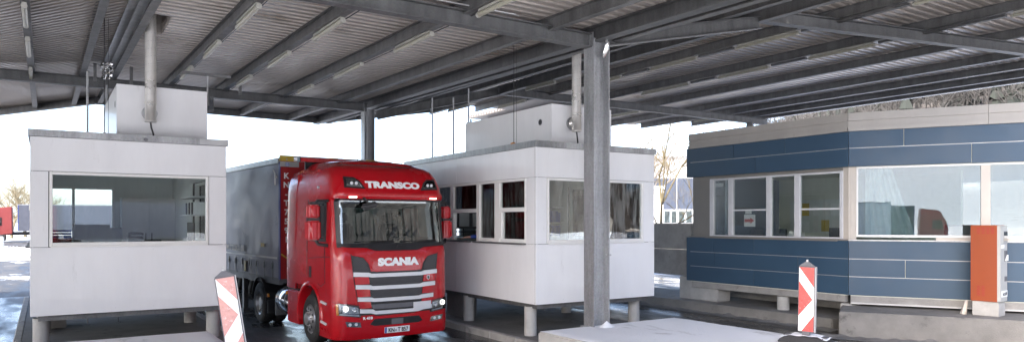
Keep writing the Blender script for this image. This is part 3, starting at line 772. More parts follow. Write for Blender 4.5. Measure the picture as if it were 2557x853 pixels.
def hoist(x, y, z0, z1, mat, label):
    o = thing('chain_hoist', label, 'hoist', (x, y, z0))
    MB().tube([(x, y, z0+.08), (x, y, z1)], .008, 5).build('chain', M['black'], o)
    MB().tube([(x+.07, y, z0+.04), (x+.07, y, z1)], .004, 5).build('cord', M['black'], o)
    MB().lathe([(0, -.05), (.05, -.045), (.06, -.01), (.05, 0), (.06, .01), (.055, .045), (0, .05)], (x, y, z0+.055), (0, 1, .2), 14).build('drum', M[mat], o, smooth=True)
    MB().box(x-.07, x-.045, y-.03, y+.03, z0, z0+.1).build('cheek', M[mat], o, bevel=.005)
hoist(.98, 16.0, 4.113, 6.5, 'rust', 'rusty hoist with a hanging chain on the left booth roof')
hoist(8.62, 13.1, 4.113, 6.5, 'orange', 'orange hoist with a hanging chain on the middle booth roof')
wrap = thing('foil_wrap', 'crumpled silver foil hanging below the ridge flashing', 'foil', (1.32, 17.8, 5.7))
def foil(u, v):
    n_ = noise.noise(Vector((u*5, v*7, 2)))
    return (1.16+u*.24+.05*n_, 19.8+.10*noise.noise(Vector((u*6, v*6, 8))), 5.92+v*.42+.02*n_)
MB().grid(foil, 8, 12).build('sheet', M['chrome'], wrap, fix=False)
sp = thing('roof_spout', 'short dark pipe stub sticking out of the left booth roof edge', 'pipe', (1.58, 15.1, 4.02))
MB().lathe([(.0, 0), (.034, 0), (.034, .02), (.028, .02), (.028, .12), (0, .12)], (1.6, 15.0, 4.03), (0, 1, .15), 14).build('stub', M['grey_plastic'], sp, smooth=True)

# ------------------------------------------------------------------ things inside the booths
def monitor(x, y, z, w, h, rz, label, logo=False):
    o = thing('monitor', label, 'monitor', (x, y, z), rz)
    m = Matrix.Translation((x, y, z)) @ Matrix.Rotation(rz, 4, 'Z')
    MB(m).box(-w/2, w/2, -.02, .02, .12, .12+h).build('screen_case', M['black'], o, bevel=.008)
    MB(m).box(-.03, .03, .0, .04, .01, .14).build('neck', M['black'], o)
    MB(m).box(-.11, .11, -.08, .10, 0, .012).build('foot', M['black'], o)
    if logo: MB(m).lathe([(0, 0), (.03, 0)], (0, -.022, .12+h*.72), (0, -1, 0), 12).build('badge', M['alu'], o)
def desk(x0, x1, y0, y1, z, label, zf=.95):
    o = thing('desk', label, 'desk', ((x0+x1)/2, (y0+y1)/2, zf))
    MB().box(x0, x1, y0, y1, z-.035, z).build('desk_top', M['frame_grey'], o, bevel=.005)
    for x in (x0+.05, x1-.05):
        MB().box(x-.03, x+.03, y0+.05, y1-.05, zf, z-.035).build('leg_panel', M['grey_plastic'], o)
desk(.05, 2.85, 15.36, 16.05, 2.0, 'pale desk under the window of the left booth')
monitor(.75, 15.66, 2.0, .60, .32, R(180), 'black monitor behind the blue folders in the left booth', False)
monitor(.98, 15.48, 2.0, .52, .26, R(175), 'black monitor with a round badge on its back in the left booth', True)
monitor(2.50, 15.75, 2.0, .20, .36, R(120), 'narrow black screen at the right end of the left booth window')
tr_ = thing('letter_tray', 'stack of blue and red document trays in the left booth window', 'tray', (.25, 15.5, 2.0))
for k in range(7):
    MB().box(.10, .42, 15.42, 15.75, 2.001+k*.05, 2.012+k*.05).box(.10, .115, 15.42, 15.75, 2.012+k*.05, 2.04+k*.05).box(.405, .42, 15.42, 15.75, 2.012+k*.05, 2.04+k*.05).box(.115, .405, 15.735, 15.75, 2.012+k*.05, 2.04+k*.05).build('tray', M['cloth_red'] if k < 4 else M['cloth_blue'], tr_)
ph = thing('desk_phone', 'dark desk phone in the middle of the left booth window', 'phone', (1.55, 15.5, 2.0))
MB().prism([(15.44, 2.0), (15.66, 2.0), (15.66, 2.22), (15.46, 2.10)], 1.35, 1.62, 'x').build('phone_base', M['black'], ph, bevel=.008)
MB().tube([(1.36, 15.60, 2.25), (1.40, 15.60, 2.27), (1.58, 15.60, 2.27), (1.62, 15.6, 2.25)], .025, 8).build('handset', M['black'], ph, smooth=True)
def office_chair(x, y, z, rz, label):
    o = thing('office_chair', label, 'chair', (x, y, z), rz)
    m = Matrix.Translation((x, y, z)) @ Matrix.Rotation(rz, 4, 'Z')
    MB(m).box(-.24, .24, -.24, .24, .44, .52).build('seat', M['cloth_dark'], o, bevel=.03)
    MB(m).grid(lambda u, v: ((u-.5)*.46*(1-.12*v), .25+.06*math.sin(v*3)-.05*(2*u-1)**2, .55+v*.6), 8, 8).build('backrest', M['cloth_dark'], o, smooth=True, fix=False).modifiers.new('thickness', 'SOLIDIFY').thickness = .05
    MB(m).tube([(0, 0, .06), (0, 0, .45)], .03, 8).build('gas_lift', M['black'], o)
    for k in range(5):
        a = k*2*math.pi/5
        MB(m).tube([(0, 0, .09), (.28*math.cos(a), .28*math.sin(a), .05)], .02, 6).lathe([(0, -.02), (.035, -.02), (.035, .02), (0, .02)], (.28*math.cos(a), .28*math.sin(a), .035), (-math.sin(a), math.cos(a), 0), 10).build('foot', M['black'], o)
    for sx in (-1, 1):
        MB(m).tube([(sx*.25, .1, .5), (sx*.29, .05, .68), (sx*.29, -.16, .70)], .02, 6).build('armrest', M['black'], o)
office_chair(1.9, 17.0, .95, R(170), 'dark office chair inside the left booth')
cab_ = thing('wall_cupboard', 'pale cupboard against the back wall of the left booth', 'cupboard', (2.2, 21.0, .95))
MB().box(1.65, 2.9, 20.7, 21.18, .95, 3.1).build('carcass', M['room'], cab_)
for xa, xb in ((1.66, 2.27), (2.28, 2.89)):
    d = MB().box(xa, xb, 20.675, 20.698, 1.0, 3.08).build('door', M['frame_grey'], cab_)
    MB().box(xb-.08 if xa < 2 else xa+.05, xb-.06 if xa < 2 else xa+.07, 20.65, 20.674, 2.0, 2.2).build('handle', M['black'], d)
sh = thing('wall_shelf', 'shelf with binders on the right wall of the left booth', 'shelf', (2.8, 16.5, 2.9))
for z in (2.62, 3.0): MB().box(2.55, 2.89, 16.0, 17.6, z, z+.025).build('board', M['frame_grey'], sh)
for k in range(9):
    MB().box(2.60, 2.86, 16.05+k*.12, 16.12+k*.12, 2.646, 2.90).build('binder', M['cloth_dark'] if k % 3 else M['paper'], sh)

# middle booth
desk(8.46, 9.3, 12.0, 15.5, 1.96, 'counter under the service windows of the middle booth')
desk(9.5, 11.2, 12.0, 12.5, 1.9, 'pale desk under the front window of the middle booth')
rk = thing('shelf_rack', 'dark shelf rack at the back of the middle booth', 'shelf', (10.5, 17.4, .95))
MB().box(8.6, 8.63, 17.2, 17.75, .95, 3.3).box(11.3, 11.33, 17.2, 17.75, .95, 3.3).build('upright', M['grey_plastic'], rk)
for z in (1.3, 1.75, 2.2, 2.65, 3.1): MB().box(8.64, 11.29, 17.2, 17.74, z, z+.03).build('board', M['grey_plastic'], rk)
ls = thing('ledge_shelf', 'shelf with rows of binders on the right wall of the middle booth', 'shelf', (11.1, 15.0, 2.2))
for z in (2.1, 2.45, 2.85): MB().box(11.0, 11.36, 14.9, 17.0, z, z+.025).build('board', M['frame_grey'], ls)
random.seed(3)
for z in (2.126, 2.476):
    y = 14.95
    while y < 16.9:
        t = random.uniform(.04, .08)
        MB().box(11.02, 11.30, y, y+t, z, z+random.uniform(.24, .30)).build('binder', M[random.choice(['cloth_dark', 'paper', 'cloth_blue', 'grey_plastic'])], ls); y += t+.012
monitor(10.9, 12.25, 1.9, .5, .30, R(200), 'dark monitor standing right of the column inside the middle booth')
bp_ = thing('desk_printer', 'dark printer at the front window of the middle booth', 'printer', (10.35, 12.3, 1.9))
MB().box(10.12, 10.58, 12.1, 12.45, 1.9, 2.14).build('body', M['black'], bp_, bevel=.02)
MB().box(10.18, 10.52, 12.0, 12.1, 1.95, 1.97).build('paper_tray', M['paper'], bp_)
nb = thing('notice_board', 'board with papers on the back wall of the middle booth', 'notice board', (9.6, 17.1, 2.6))
MB().box(9.0, 10.3, 17.10, 17.12, 2.3, 3.2).build('board', M['grey_plastic'], nb)
for k in range(6): MB().box(9.05+(k % 3)*.42, 9.36+(k % 3)*.42, 17.09, 17.098, 2.36+(k//3)*.42, 2.72+(k//3)*.42).build('sheet', M['paper'], nb)
# small fixing screws along the cladding edges
for (x0, y0, nm) in ((-.21, 15.15, bl), (8.26, 11.75, bm_)):
    mb = MB(Matrix.Translation((x0, y0, 0)))
    for z in (.90, 1.97, 3.45, 3.93):
        for k in range(6): mb.lathe([(0, .004), (.007, .003), (.007, 0)], (.06+k*.63, 0, z), (0, -1, 0), 6)
        for k in range(9): mb.lathe([(0, .004), (.007, .003), (.007, 0)], (0, .10+k*.66, z), (-1, 0, 0), 6)
    for z in (2.3, 2.7, 3.1):
        for x in (.06, .22, 3.0, 3.21): mb.lathe([(0, .004), (.007, .003), (.007, 0)], (x, 0, z), (0, -1, 0), 6)
    o = mb.build('panel_screws', M['panel_grey'], nm); o['kind'] = 'stuff'
# ================================================================== BLUE OFFICE BUILDING
CB = Vector((15.6, 9.6, 0)); DR = Vector((.5, -.866, 0)); NR = Vector((-.866, -.5, 0))
office = thing('office_building', 'low blue panelled office building with angled front, right of the lanes', 'building', (18, 9, .27))
class Face:
    """wall coordinates: s along, d outwards, z up"""
    def __init__(f, P, D, N): f.m = Matrix(((D.x, N.x, 0, P.x), (D.y, N.y, 0, P.y), (0, 0, 1, 0), (0, 0, 0, 1)))
    def mb(f): return MB(f.m)
    def box(f, s0, s1, d0, d1, z0, z1): return f.mb().box(s0, s1, d0, d1, z0, z1)
FL = Face(CB, Vector((0, 1, 0)), Vector((-1, 0, 0)))     # lane side, s grows away from the camera
FR = Face(CB, DR, NR)                                      # angled front, s grows towards the right
LL, LR = 4.86, 10.0
gp = .012
def boards(F, s_end, z0, z1, joints, corner):
    ss = [0.0] + joints + [s_end]
    for a, b in zip(ss, ss[1:]):
        F.box(a + (gp/2 if a else (.002 if corner else .012)), b - gp/2, -.018, .0, z0, z1).build('board', M['blue_dark'], office, bevel=.002, seg=1)
rows_low = [(1.642, 2.05), (1.232, 1.626), (.80, 1.216)]
rows_up = [(4.198, 4.575), (3.765, 4.182)]
for (z0, z1), jl, jr in zip(rows_low, ([2.64, 4.0], [1.33, 3.95], [2.64]), ([2.42, 5.1], [1.16, 3.75, 6.3], [2.45, 5.0])):
    boards(FL, LL, z0, z1, jl, True); boards(FR, LR, z0, z1, jr, False)
for (z0, z1), jl, jr in zip(rows_up, ([1.7, 3.3], [2.6]), ([1.13, 3.7, 6.3], [2.42, 5.0])):
    boards(FL, LL, z0, z1, jl, True); boards(FR, LR, z0, z1, jr, False)
# bright joints between the rows
for F, e in ((FL, LL), (FR, LR)):
    for z in (1.626, 1.216, 4.182): F.box(.015, e-.01, -.021, -.010, z+.001, z+.015).build('joint_strip', M['alu'], office)
# backing walls behind the boards
FL.box(.05, LL-.02, -.18, -.021, .78, 2.04).build('wall', M['room_light'], office); FL.box(.05, LL-.02, -.18, -.021, 3.78, 4.6).build('wall', M['room_light'], office)
FR.box(.05, LR, -.18, -.021, .78, 2.04).build('wall', M['room_light'], office); FR.box(.05, LR, -.18, -.021, 3.78, 4.6).build('wall', M['room_light'], office)
# end wall of the blue box (faces away), with pier
MB().box(15.62, 24, 14.44, 14.6, .8, 2.04).box(15.62, 24, 14.44, 14.6, 3.77, 4.6).box(17.3, 24, 14.44, 14.6, 2.041, 3.769).build('end_wall', M['blue_dark'], office)
ew = MB().box(15.85, 15.93, 14.46, 14.56, 2.041, 3.769).box(17.2, 17.29, 14.46, 14.56, 2.041, 3.769).build('window', M['frame_grey'], office)
MB().box(15.93, 17.2, 14.5, 14.506, 2.05, 3.76).build('pane', M['glass'], ew)
# parapet tiers
for z0, z1, d in ((4.578, 4.665, .05), (4.667, 4.815, .005), (4.817, 5.0, .03)):
    FL.box(0, LL+.03, -.10, d, z0, z1).build('parapet_tier', M['parapet'], office)
    for a, b in ((-.0, 2.72), (2.726, LR)):
        FR.box(a if a else .0, b, -.10, d, z0, z1).build('parapet_tier', M['parapet'], office)
roofpoly = [(15.7, 9.62), (15.7, 14.4), (24, 14.4), (24, -3.5), (20.6, .9)]
pp = [CB + DR*.1 - NR*.1, CB + Vector((.1, 4.8, 0)), Vector((26, 14.4, 0)), Vector((26, 1, 0)), CB + DR*9.9 - NR*.1]
MB().prism([(p.x, p.y) for p in pp], 4.62, 4.72).build('roof', M['concrete_dark'], office)
MB().prism([(p.x, p.y) for p in pp], 3.80, 3.85).build('ceiling', M['room_light'], office)
MB().prism([(p.x, p.y) for p in pp], .80, .95).build('floor', M['floor_in'], office)
# base beam
FL.box(.1, LL-.05, -.14, -.03, .62, .79).build('base_beam', M['concrete'], office)
FR.box(.05, LR, -.14, -.03, .60, .79).build('base_beam', M['concrete'], office)
FR.box(.05, LR, -.03, .0, .60, .635).build('base_flashing', M['alu'], office)
# supports under the lane side
FL.box(3.9, 4.9, -.6, -.04, .26, .61).build('support', M['concrete_light'], office, bevel=.02)
MB().lathe([(.15, .26), (.15, .60)], (15.75, 11.45, 0), (0, 0, 1), 20).build('support', M['concrete_light'], office, smooth=True)
FL.box(-.05, .22, -.5, -.02, .26, .59).build('support', M['concrete_light'], office, bevel=.02)
FL.box(.2, 5, -1.7, -1.6, -.1, .79).build('inner_wall', M['concrete'], office)
# ---- lane-side windows (recessed)
rec = -.13
FL.box(4.2, LL-.02, rec-.06, rec+.02, 2.05, 3.765).build('pier', M['beige_dark'], office)
FL.box(.0, .20, rec-.06, rec+.02, 2.05, 3.765).build('pier', M['beige'], office)
FL.box(.20, 4.2, rec-.06, rec+.015, 3.69, 3.765).build('head_strip', M['beige_dark'], office)
FL.box(-.0, LL+.02, rec-.06, .03, 2.052, 2.085).build('sill', M['beige_dark'], office)
FL.box(.25, 4.25, .031, .06, 2.035, 2.075).build('sill_nose', M['beige_dark'], office)
def YS(y): return y - 9.6
zf0, zf1 = 2.09, 3.685
lw = FL.box(YS(9.79), YS(13.80), rec-.05, rec+.045, zf1-.05, zf1).build('window', M['frame_grey'], office, bevel=.005, seg=1)
FL.box(YS(9.79), YS(13.80), rec-.05, rec+.045, zf0, zf0+.035).build('bottom_rail', M['frame_grey'], lw)
for a, b in ((9.79, 9.87), (10.93, 11.09), (11.77, 11.92), (13.0, 13.15), (13.67, 13.80)):
    FL.box(YS(a), YS(b), rec-.05, rec+.05, zf0+.036, zf1-.051).build('mullion', M['frame_grey'], lw, bevel=.006, seg=1)
for a, b in ((9.87, 10.93), (11.92, 13.0)):
    FL.box(YS(a)+.002, YS(b)-.002, rec-.04, rec+.03, 2.78, 2.82).build('meeting_rail', M['frame_grey'], lw)
for a, b in ((9.87, 10.93), (11.09, 11.77), (11.92, 13.0), (13.15, 13.67)):
    FL.box(YS(a)-.005, YS(b)+.005, rec, rec+.006, zf0+.03, zf1-.045).build('pane', M['glass'], lw)
# ---- angled front windows
FR.box(.0, .165, rec-.06, -.10, 2.05, 3.765).build('pier', M['beige'], office)
FR.box(.0, LR, rec-.06, .035, 2.052, 2.08).build('sill', M['trim'], office)
FR.box(1.75, LR, -.05, .04, 2.082, 2.14).build('sill_cover', M['beige'], office)
rw = FR.box(.168, LR, rec-.04, -.085, 3.715, 3.762).build('window', M['frame'], office, bevel=.004, seg=1)
FR.box(.168, LR, rec-.04, -.085, 2.142, 2.19).build('bottom_rail', M['frame'], rw)
for a, b in ((.168, .205), (2.60, 2.77), (5.2, 5.37), (7.8, 7.97)):
    FR.box(a, b, rec-.04, -.08, 2.192, 3.713).build('mullion', M['beige'] if a > 1 else M['frame'], rw)
for a, b in ((.2, 2.605), (2.765, 5.205), (5.365, 7.805), (7.965, LR)):
    FR.box(a, b, rec, rec+.006, 2.185, 3.72).build('pane', M['glass_mirror'], rw)
# ---- rooms
MB().box(19.6, 19.7, 9.0, 14.4, .951, 3.799).build('room_wall', M['room_light'], office)
MB().box(19.6, 19.7, 4.0, 7.6, .951, 3.799).build('room_wall', M['room_light'], office)
MB().box(15.85, 19.6, 14.3, 14.38, .951, 2.04).build('room_wall', M['room_light'], office)
pl = thing('wall_poster_group', 'sheet of pinned notices on the office wall seen through the lane window', 'notice board', (19.58, 12, 2.8))
random.seed(12)
FWm = Face(Vector((19.6, 0, 0)), Vector((0, 1, 0)), Vector((-1, 0, 0)))
FWm.box(11.6, 14.0, .002, .012, 2.15, 3.15).build('board', M['room'], pl)
for k in range(14):
    y = 11.65 + (k % 7)*.335; z = 2.2 + (k//7)*.47
    FWm.box(y, y+random.uniform(.2, .29), .013, .016, z, z+random.uniform(.25, .4)).build('notice', M[random.choice(['paper', 'paper', 'paper', 'off_white', 'yellow'])], pl)
tv = thing('wall_screen', 'dark flat screen on the office wall behind the red arrow', 'screen', (19.5, 14.2, 2.6))
MB().box(17.2, 18.0, 14.22, 14.28, 2.38, 2.92).build('screen', M['black'], tv, bevel=.008)
ar = thing('arrow_notice', 'white notice with a red arrow pointing right behind the office window', 'notice', (15.77, 12.4, 2.4))
FL.box(YS(12.30), YS(12.66), rec-.012, rec-.006, 2.36, 2.68).build('sheet', M['paper'], ar)
FL.mb().prism([(YS(12.64), 2.48), (YS(12.64), 2.56), (YS(12.45), 2.56), (YS(12.45), 2.60), (YS(12.33), 2.52), (YS(12.45), 2.44), (YS(12.45), 2.48)], rec-.005, rec-.001, 'y').build('arrow', M['sign_red'], ar)
fl_ = thing('small_notice', 'small white notice above the red arrow in the office window', 'notice', (15.77, 12.5, 2.7))
FL.box(YS(12.42), YS(12.62), rec-.012, rec-.006, 2.70, 2.80).build('sheet', M['paper'], fl_)
o2 = thing('window_sticker', 'pale sticker at the top of the leftmost office window', 'sticker', (15.77, 13.5, 3.5))
FL.box(YS(13.36), YS(13.64), rec-.012, rec-.006, 3.46, 3.56).build('sheet', M['off_white'], o2)
dk = thing('office_desk', 'long desk behind the lane window of the blue office', 'desk', (16.4, 11.6, .95))
MB().box(16.0, 16.8, 9.9, 13.6, 1.86, 1.9).build('desk_top', M['frame_grey'], dk)
for y in (10.0, 11.8, 13.5): MB().box(16.1, 16.7, y-.02, y+.02, .95, 1.859).build('leg_panel', M['grey_plastic'], dk)
monitor(16.45, 10.4, 1.9, .52, .32, R(80), 'black monitor in front of the office worker')
monitor(16.35, 11.95, 1.9, .45, .28, R(70), 'black monitor behind the middle mullion of the lane window')
monitor(16.4, 12.75, 1.9, .40, .26, R(95), 'small dark monitor under the wall screen')
bx = thing('paper_box', 'white paper box on the office desk behind the lane window', 'box', (16.1, 11.3, 1.9))
MB().box(16.02, 16.25, 11.18, 11.48, 1.90, 2.25).build('box', M['paper'], bx)
pt = thing('desk_device', 'dark device with a curved handset on the office desk', 'phone', (16.2, 12.2, 1.9))
MB().box(16.05, 16.3, 12.05, 12.3, 1.9, 1.98).build('body', M['black'], pt, bevel=.01); MB().tube([(16.1, 12.0, 2.02), (16.1, 12.1, 2.08), (16.1, 12.28, 2.08), (16.1, 12.36, 2.02)], .025, 8).build('handset', M['black'], pt)
for k, (s, lab) in enumerate(((.35, 'tall pale blind drawn at the left of the angled office window'),)):
    cu_ = thing('window_blind', lab, 'blind', tuple(CB + DR*.7 - NR*.5 + Vector((0, 0, 2.1))))
    def bl_(u, v): 
        p = CB + DR*(s + u*(.55+.25*(1-v)) + .25*(1-v)*u) - NR*(.45 + .02*math.sin(u*40)); return (p.x, p.y, 2.12+v*1.62)
    MB().grid(bl_, 40, 6).build('cloth', M['off_white'], cu_, smooth=True, fix=False)
dkb = thing('window_box', 'dark box standing on the inner sill beside the ticket machine', 'box', tuple(CB + DR*2.3 - NR*.3 + Vector((0, 0, 2.19))))
FR.box(1.95, 2.5, -.5, -.2, 2.05, 2.42).build('box', M['grey_plastic'], dkb)

# ---- kerb wall and plinth under the building
struct(MB().box(15.2, 17.5, 9.75, 30, -.1, .255), 'kerb_wall', M['plinth'], bevel=.02)
plf = FR.mb().box(-.15, 13, -.5, 1.27, -.1, .55)
struct(plf, 'plinth', M['plinth'], bevel=.025)
# dirty slush at the kerb foot
def slush(u, v):
    s = -.5 + u*9; a = 1.27 + v*.38
    h = .07*(1-v)**2*max(0, .5+noise.noise(Vector((s*3.5, v*2, 1)))*1.3)
    p = CB + DR*s + NR*a; return (p.x, p.y, .004 + h)
o = MB().grid(slush, 120, 6).build('slush', M['concrete_dark'], smooth=True, fix=False); tag(o, 'dark grit and slush along the foot of the kerb', 'slush', kind='stuff')
def slush2(u, v):
    y = 9.6 + u*9; h = .06*(1-v)**2*max(0, .5+noise.noise(Vector((y*3.5, v*2, 5)))*1.3)
    return (15.2 - v*.3, y, .004 + h)
o = MB().grid(slush2, 120, 6).build('slush', M['concrete_dark'], smooth=True, fix=False); tag(o, 'dark grit and slush below the blue building lane side', 'slush', kind='stuff')
# concrete parapet wall behind the blue building
wl = thing('concrete_wall', 'grey concrete parapet wall between middle booth and blue building', 'wall', (15.9, 19, .25))
y = 14.62; k = 0
while y < 27:
    MB().box(15.82, 16.02, y+.008, y+1.99, .90, 1.66).build('concrete_block', M['concrete'], wl, bevel=.008, seg=1)
    MB().box(15.82, 16.02, y+.008-(.0), y+1.99, 1.672, 2.44).build('concrete_block', M['concrete'], wl, bevel=.008, seg=1)
    MB().box(15.75, 16.1, y+.0, y+.3, .255, .89).build('pier', M['concrete_dark'], wl) if k else MB().box(15.72, 16.1, y-.2, y+.35, .255, .89).build('pier', M['concrete_light'], wl)
    y += 2.0; k += 1
MB().box(15.9, 15.95, 14.64, 27, 2.45, 2.475).build('coping', M['concrete'], wl)

# ================================================================== TICKET MACHINE
a0 = Vector((16.45, 7.24, 0)); a1 = Vector((16.28, 6.75, 0)); a2 = Vector((16.77, 6.80, 0))
dx_ = (a2-a1).normalized(); dy_ = (a0-a1); dy_ = (dy_ - dx_*dy_.dot(dx_)).normalized()
tm = thing('ticket_machine', 'orange-red and grey ticket machine on the kerb before the blue building', 'ticket machine', (a1.x, a1.y, .55))
FM = Matrix(((dx_.x, dy_.x, 0, a1.x), (dx_.y, dy_.y, 0, a1.y), (0, 0, 1, .55), (0, 0, 0, 1)))
wM, dM = .47, .52
MB(FM).box(.03, wM-.05, .02, dM-.02, 0, .30).build('pedestal', M['concrete_light'], tm, bevel=.01)
MB(FM).box(.0, wM-.03, .03, dM, .302, 1.87).build('body', M['orange_red'], tm, bevel=.008)
fp = MB(FM).prism([(-.0, -.02), (wM-.06, -.02), (wM, .03), (wM, .10), (0.001, .10)], .31, 1.862).build('front_panel', M['machine_grey'], tm, bevel=.006)
MB(FM).box(.19, .40, -.027, -.021, 1.52, 1.74).build('display', M['glass_mirror'], fp); MB(FM).box(.17, .42, -.024, -.0205, 1.50, 1.76).build('display_frame', M['alu'], fp)
MB(FM).box(.04, .22, -.024, -.0205, 1.40, 1.47).build('label', M['paper'], fp)
MB(FM).box(.22, .40, -.024, -.0205, 1.13, 1.35).build('ticket_slot', M['grey_plastic'], fp)
MB(FM).prism([(.25, 1.14), (.38, 1.14), (.38, 1.26)], -.05, -.0245, 'y').build('slot_lip', M['paper'], fp)
MB(FM).box(.24, .38, -.026, -.0205, .72, .82).build('coin_return', M['grey_plastic'], fp)
MB(FM).box(.05, .41, -.024, -.0205, .40, .53).build('label', M['paper'], fp)
text_mesh('label_text', 'ecoM', .11, FM @ frame_matrix((.13, -.0255, .43), (1, 0, 0), (0, 0, 1)), M['black'], fp, .001, .002)
for z0, rows, cols in ((1.70, 4, 4), (.42, 6, 2)):
    for c in range(cols):
        for r_ in range(rows):
            MB(FM).box(-.0035, -.0005, .40-c*.085-.055, .40-c*.085, z0+r_*.036, z0+r_*.036+.016).build('vent_slot', M['red_dull'], tm)
cl = thing('cloth_rag', 'yellowish rag lying behind the ticket machine foot', 'rag', (16.5, 7.3, .55))
MB(FM).grid(lambda u, v: (-.05+.03*math.sin(u*7)+.12*(1-v)*(u-.6), dM+.03+u*.12*(1.5-v), .004+v*.30), 8, 8).build('cloth', M['tarp_letter'], cl, fix=False)

# ================================================================== TRAFFIC BEACONS (chevron boards)
def beacon(x, y, z, rz, lean, leandir, label, hh=1.10, red='sign_red'):
    root = thing('guide_beacon', label, 'traffic beacon', (x, y, z), rz, group='red and white guide beacons on the concrete blocks')
    m = Matrix.Translation((x, y, z)) @ Matrix.Rotation(rz, 4, 'Z')
    ml = m @ Matrix.Translation((0, 0, .12)) @ Matrix.Rotation(lean, 4, leandir)
    # base of recycled rubber with handles
    MB(m).prism([(-.42, 0), (.42, 0), (.40, .05), (.30, .11), (.12, .12), (-.12, .12), (-.30, .11), (-.40, .05)], -.20, .20, 'y').build('base', M['base_rubber'], root, bevel=.015)
    for sx in (-1, 1): MB(m).box(sx*.30-.05, sx*.30+.05, -.10, .10, .105, .125).build('grip', M['grey_plastic'], root, bevel=.008)
    sn = MB(m).grid(lambda u, v: ((u-.5)*.74, (v-.5)*.38, .125+.025*(noise.noise(Vector((u*5, v*4, x)))+.2) - .09*max(0, abs(u-.5)*2-.62)), 16, 10).build('snow_on_base', M['snow'], root, smooth=True, fix=False)
    hw = .135; t = .045
    bd = MB(ml).box(-hw, hw, -t/2, t/2, .06, .06+hh).build('board', M['grey_plastic'], root, bevel=.008)
    MB(ml).prism([(-hw, .06+hh+.002), (hw, .06+hh+.002), (.02, .06+hh+.085), (-.02, .06+hh+.085)], -t/2, t/2, 'y').build('cap', M['grey_plastic'], root, bevel=.006)
    MB(ml).box(-.012, .012, -.03, .03, .06+hh+.08, .06+hh+.115).build('clip', M['alu'], root)
    MB(ml).box(-.06, .06, -t/2-.004, t/2+.004, -.05, .06).build('foot', M['grey_plastic'], root)
    MB(ml).box(hw+.001, hw+.012, -t/2, t/2+.02, .06, .06+hh).build('edge_profile', M['alu'], root)
    yf_ = -t/2 - .001; w2 = hw-.014; za, zb_ = .075, .06+hh-.015
    H_ = zb_-za
    # white face, red bands cut from it: arrow pointing right
    MB(ml).prism([(-w2, za), (w2, za), (w2, zb_), (-w2, zb_)], yf_-.003, yf_, 'y').build('white_face', M['sign_white'], bd)
    reds = [[(-w2, zb_), (w2, zb_), (w2, zb_-.31*H_), (-w2+.035, zb_)],
            [(-w2, zb_-.22*H_), (w2-.02, zb_-.50*H_), (-w2, zb_-.76*H_)],
            [(w2, za), (w2, za+.25*H_), (-w2+.05, za)]]
    reds[0] = [(w2, zb_), (w2, zb_-.31*H_), (-w2+.0, zb_-.0)]
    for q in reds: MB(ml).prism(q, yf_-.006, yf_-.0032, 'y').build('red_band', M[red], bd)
    # back face
    MB(ml).prism([(-w2, za), (w2, za), (w2, zb_), (-w2, zb_)], t/2+.001, t/2+.003, 'y').build('back_face', M['alu'], bd)
    return root
beacon(10.72, 7.35, .465, R(-72), R(1), 'Y', 'upright red and white chevron beacon near the near column block corner')
beacon(2.27, 10.5, .465, R(-14), R(-8.5), 'Y', 'leaning chevron beacon with painted flash glare in front of the left booth', red='sign_flash_pale')
# ================================================================== RED TRACTOR UNIT
TRK = (5.85, 13.1, 0.0); TRZ = R(2.0)
truck = thing('tractor_unit', 'glossy red truck tractor with silver grille bars and white lettering', 'truck', TRK, TRZ)
MT = Matrix.Translation(TRK) @ Matrix.Rotation(TRZ, 4, 'Z')
def TB(): return MB(MT)
def lerp_tab(tab, z):
    if z <= tab[0][0]: return tab[0][1]
    for (a, b), (c, d) in zip(tab, tab[1:]):
        if z <= c: return b + (d-b)*(z-a)/(c-a)
    return tab[-1][1]
YF = [(.22, .06), (.30, .02), (.6, .0), (1.5, .0), (1.88, .008), (2.06, .085), (2.92, .20), (2.945, .10), (3.04, .09), (3.10, .13), (3.25, .18), (3.40, .27), (3.52, .37), (3.60, .52), (3.66, .75)]
WT = [(.2, 1.24), (.9, 1.25), (1.6, 1.25), (2.0, 1.245), (2.92, 1.21), (3.04, 1.215), (3.3, 1.19), (3.45, 1.15), (3.58, 1.08), (3.66, .96)]
RT = [(.2, .20), (.6, .24), (1.6, .28), (2.06, .26), (2.92, .24), (3.04, .26), (3.66, .34)]
YR = 2.38
def yfront(x, z):
    w, r = lerp_tab(WT, z), lerp_tab(RT, z); ax = abs(x); xe = min(ax, w-r)
    y = lerp_tab(YF, z) + .055*xe*xe
    if ax > w-r:
        q = min(ax-(w-r), r*.9999); y += (r - math.sqrt(r*r-q*q))*1.15
    return y
TS = [0, .16, .29, .40, .50, .60, .75, .9, 1.0]
def half_outline(z):
    w, r = lerp_tab(WT, z), lerp_tab(RT, z); pts = []
    for i in range(11): x = (w-r)*i/10; pts.append((x, yfront(x, z)))
    for k in range(1, 9): a = k*math.pi/16; x = w-r+r*math.sin(a); pts.append((x, lerp_tab(YF, z)+.055*(w-r)**2 + (r-r*math.cos(a))*1.15))
    y0 = pts[-1][1]
    for t in TS[1:]: pts.append((w, y0+(YR-y0)*t))
    return pts
ZL = [.24, .30, .45, .6, .8, 1.0, 1.18, 1.35, 1.5, 1.7, 1.9, 2.06, 2.16, 2.4, 2.65, 2.84, 2.92, 2.945, 2.99, 3.04, 3.10, 3.18, 3.25, 3.33, 3.40, 3.46, 3.52, 3.56, 3.60, 3.63, 3.66]
rows = []
for z in ZL:
    h = half_outline(z); rows.append([(-x, y, z) for x, y in h[:0:-1]] + [(x, y, z) for x, y in h])
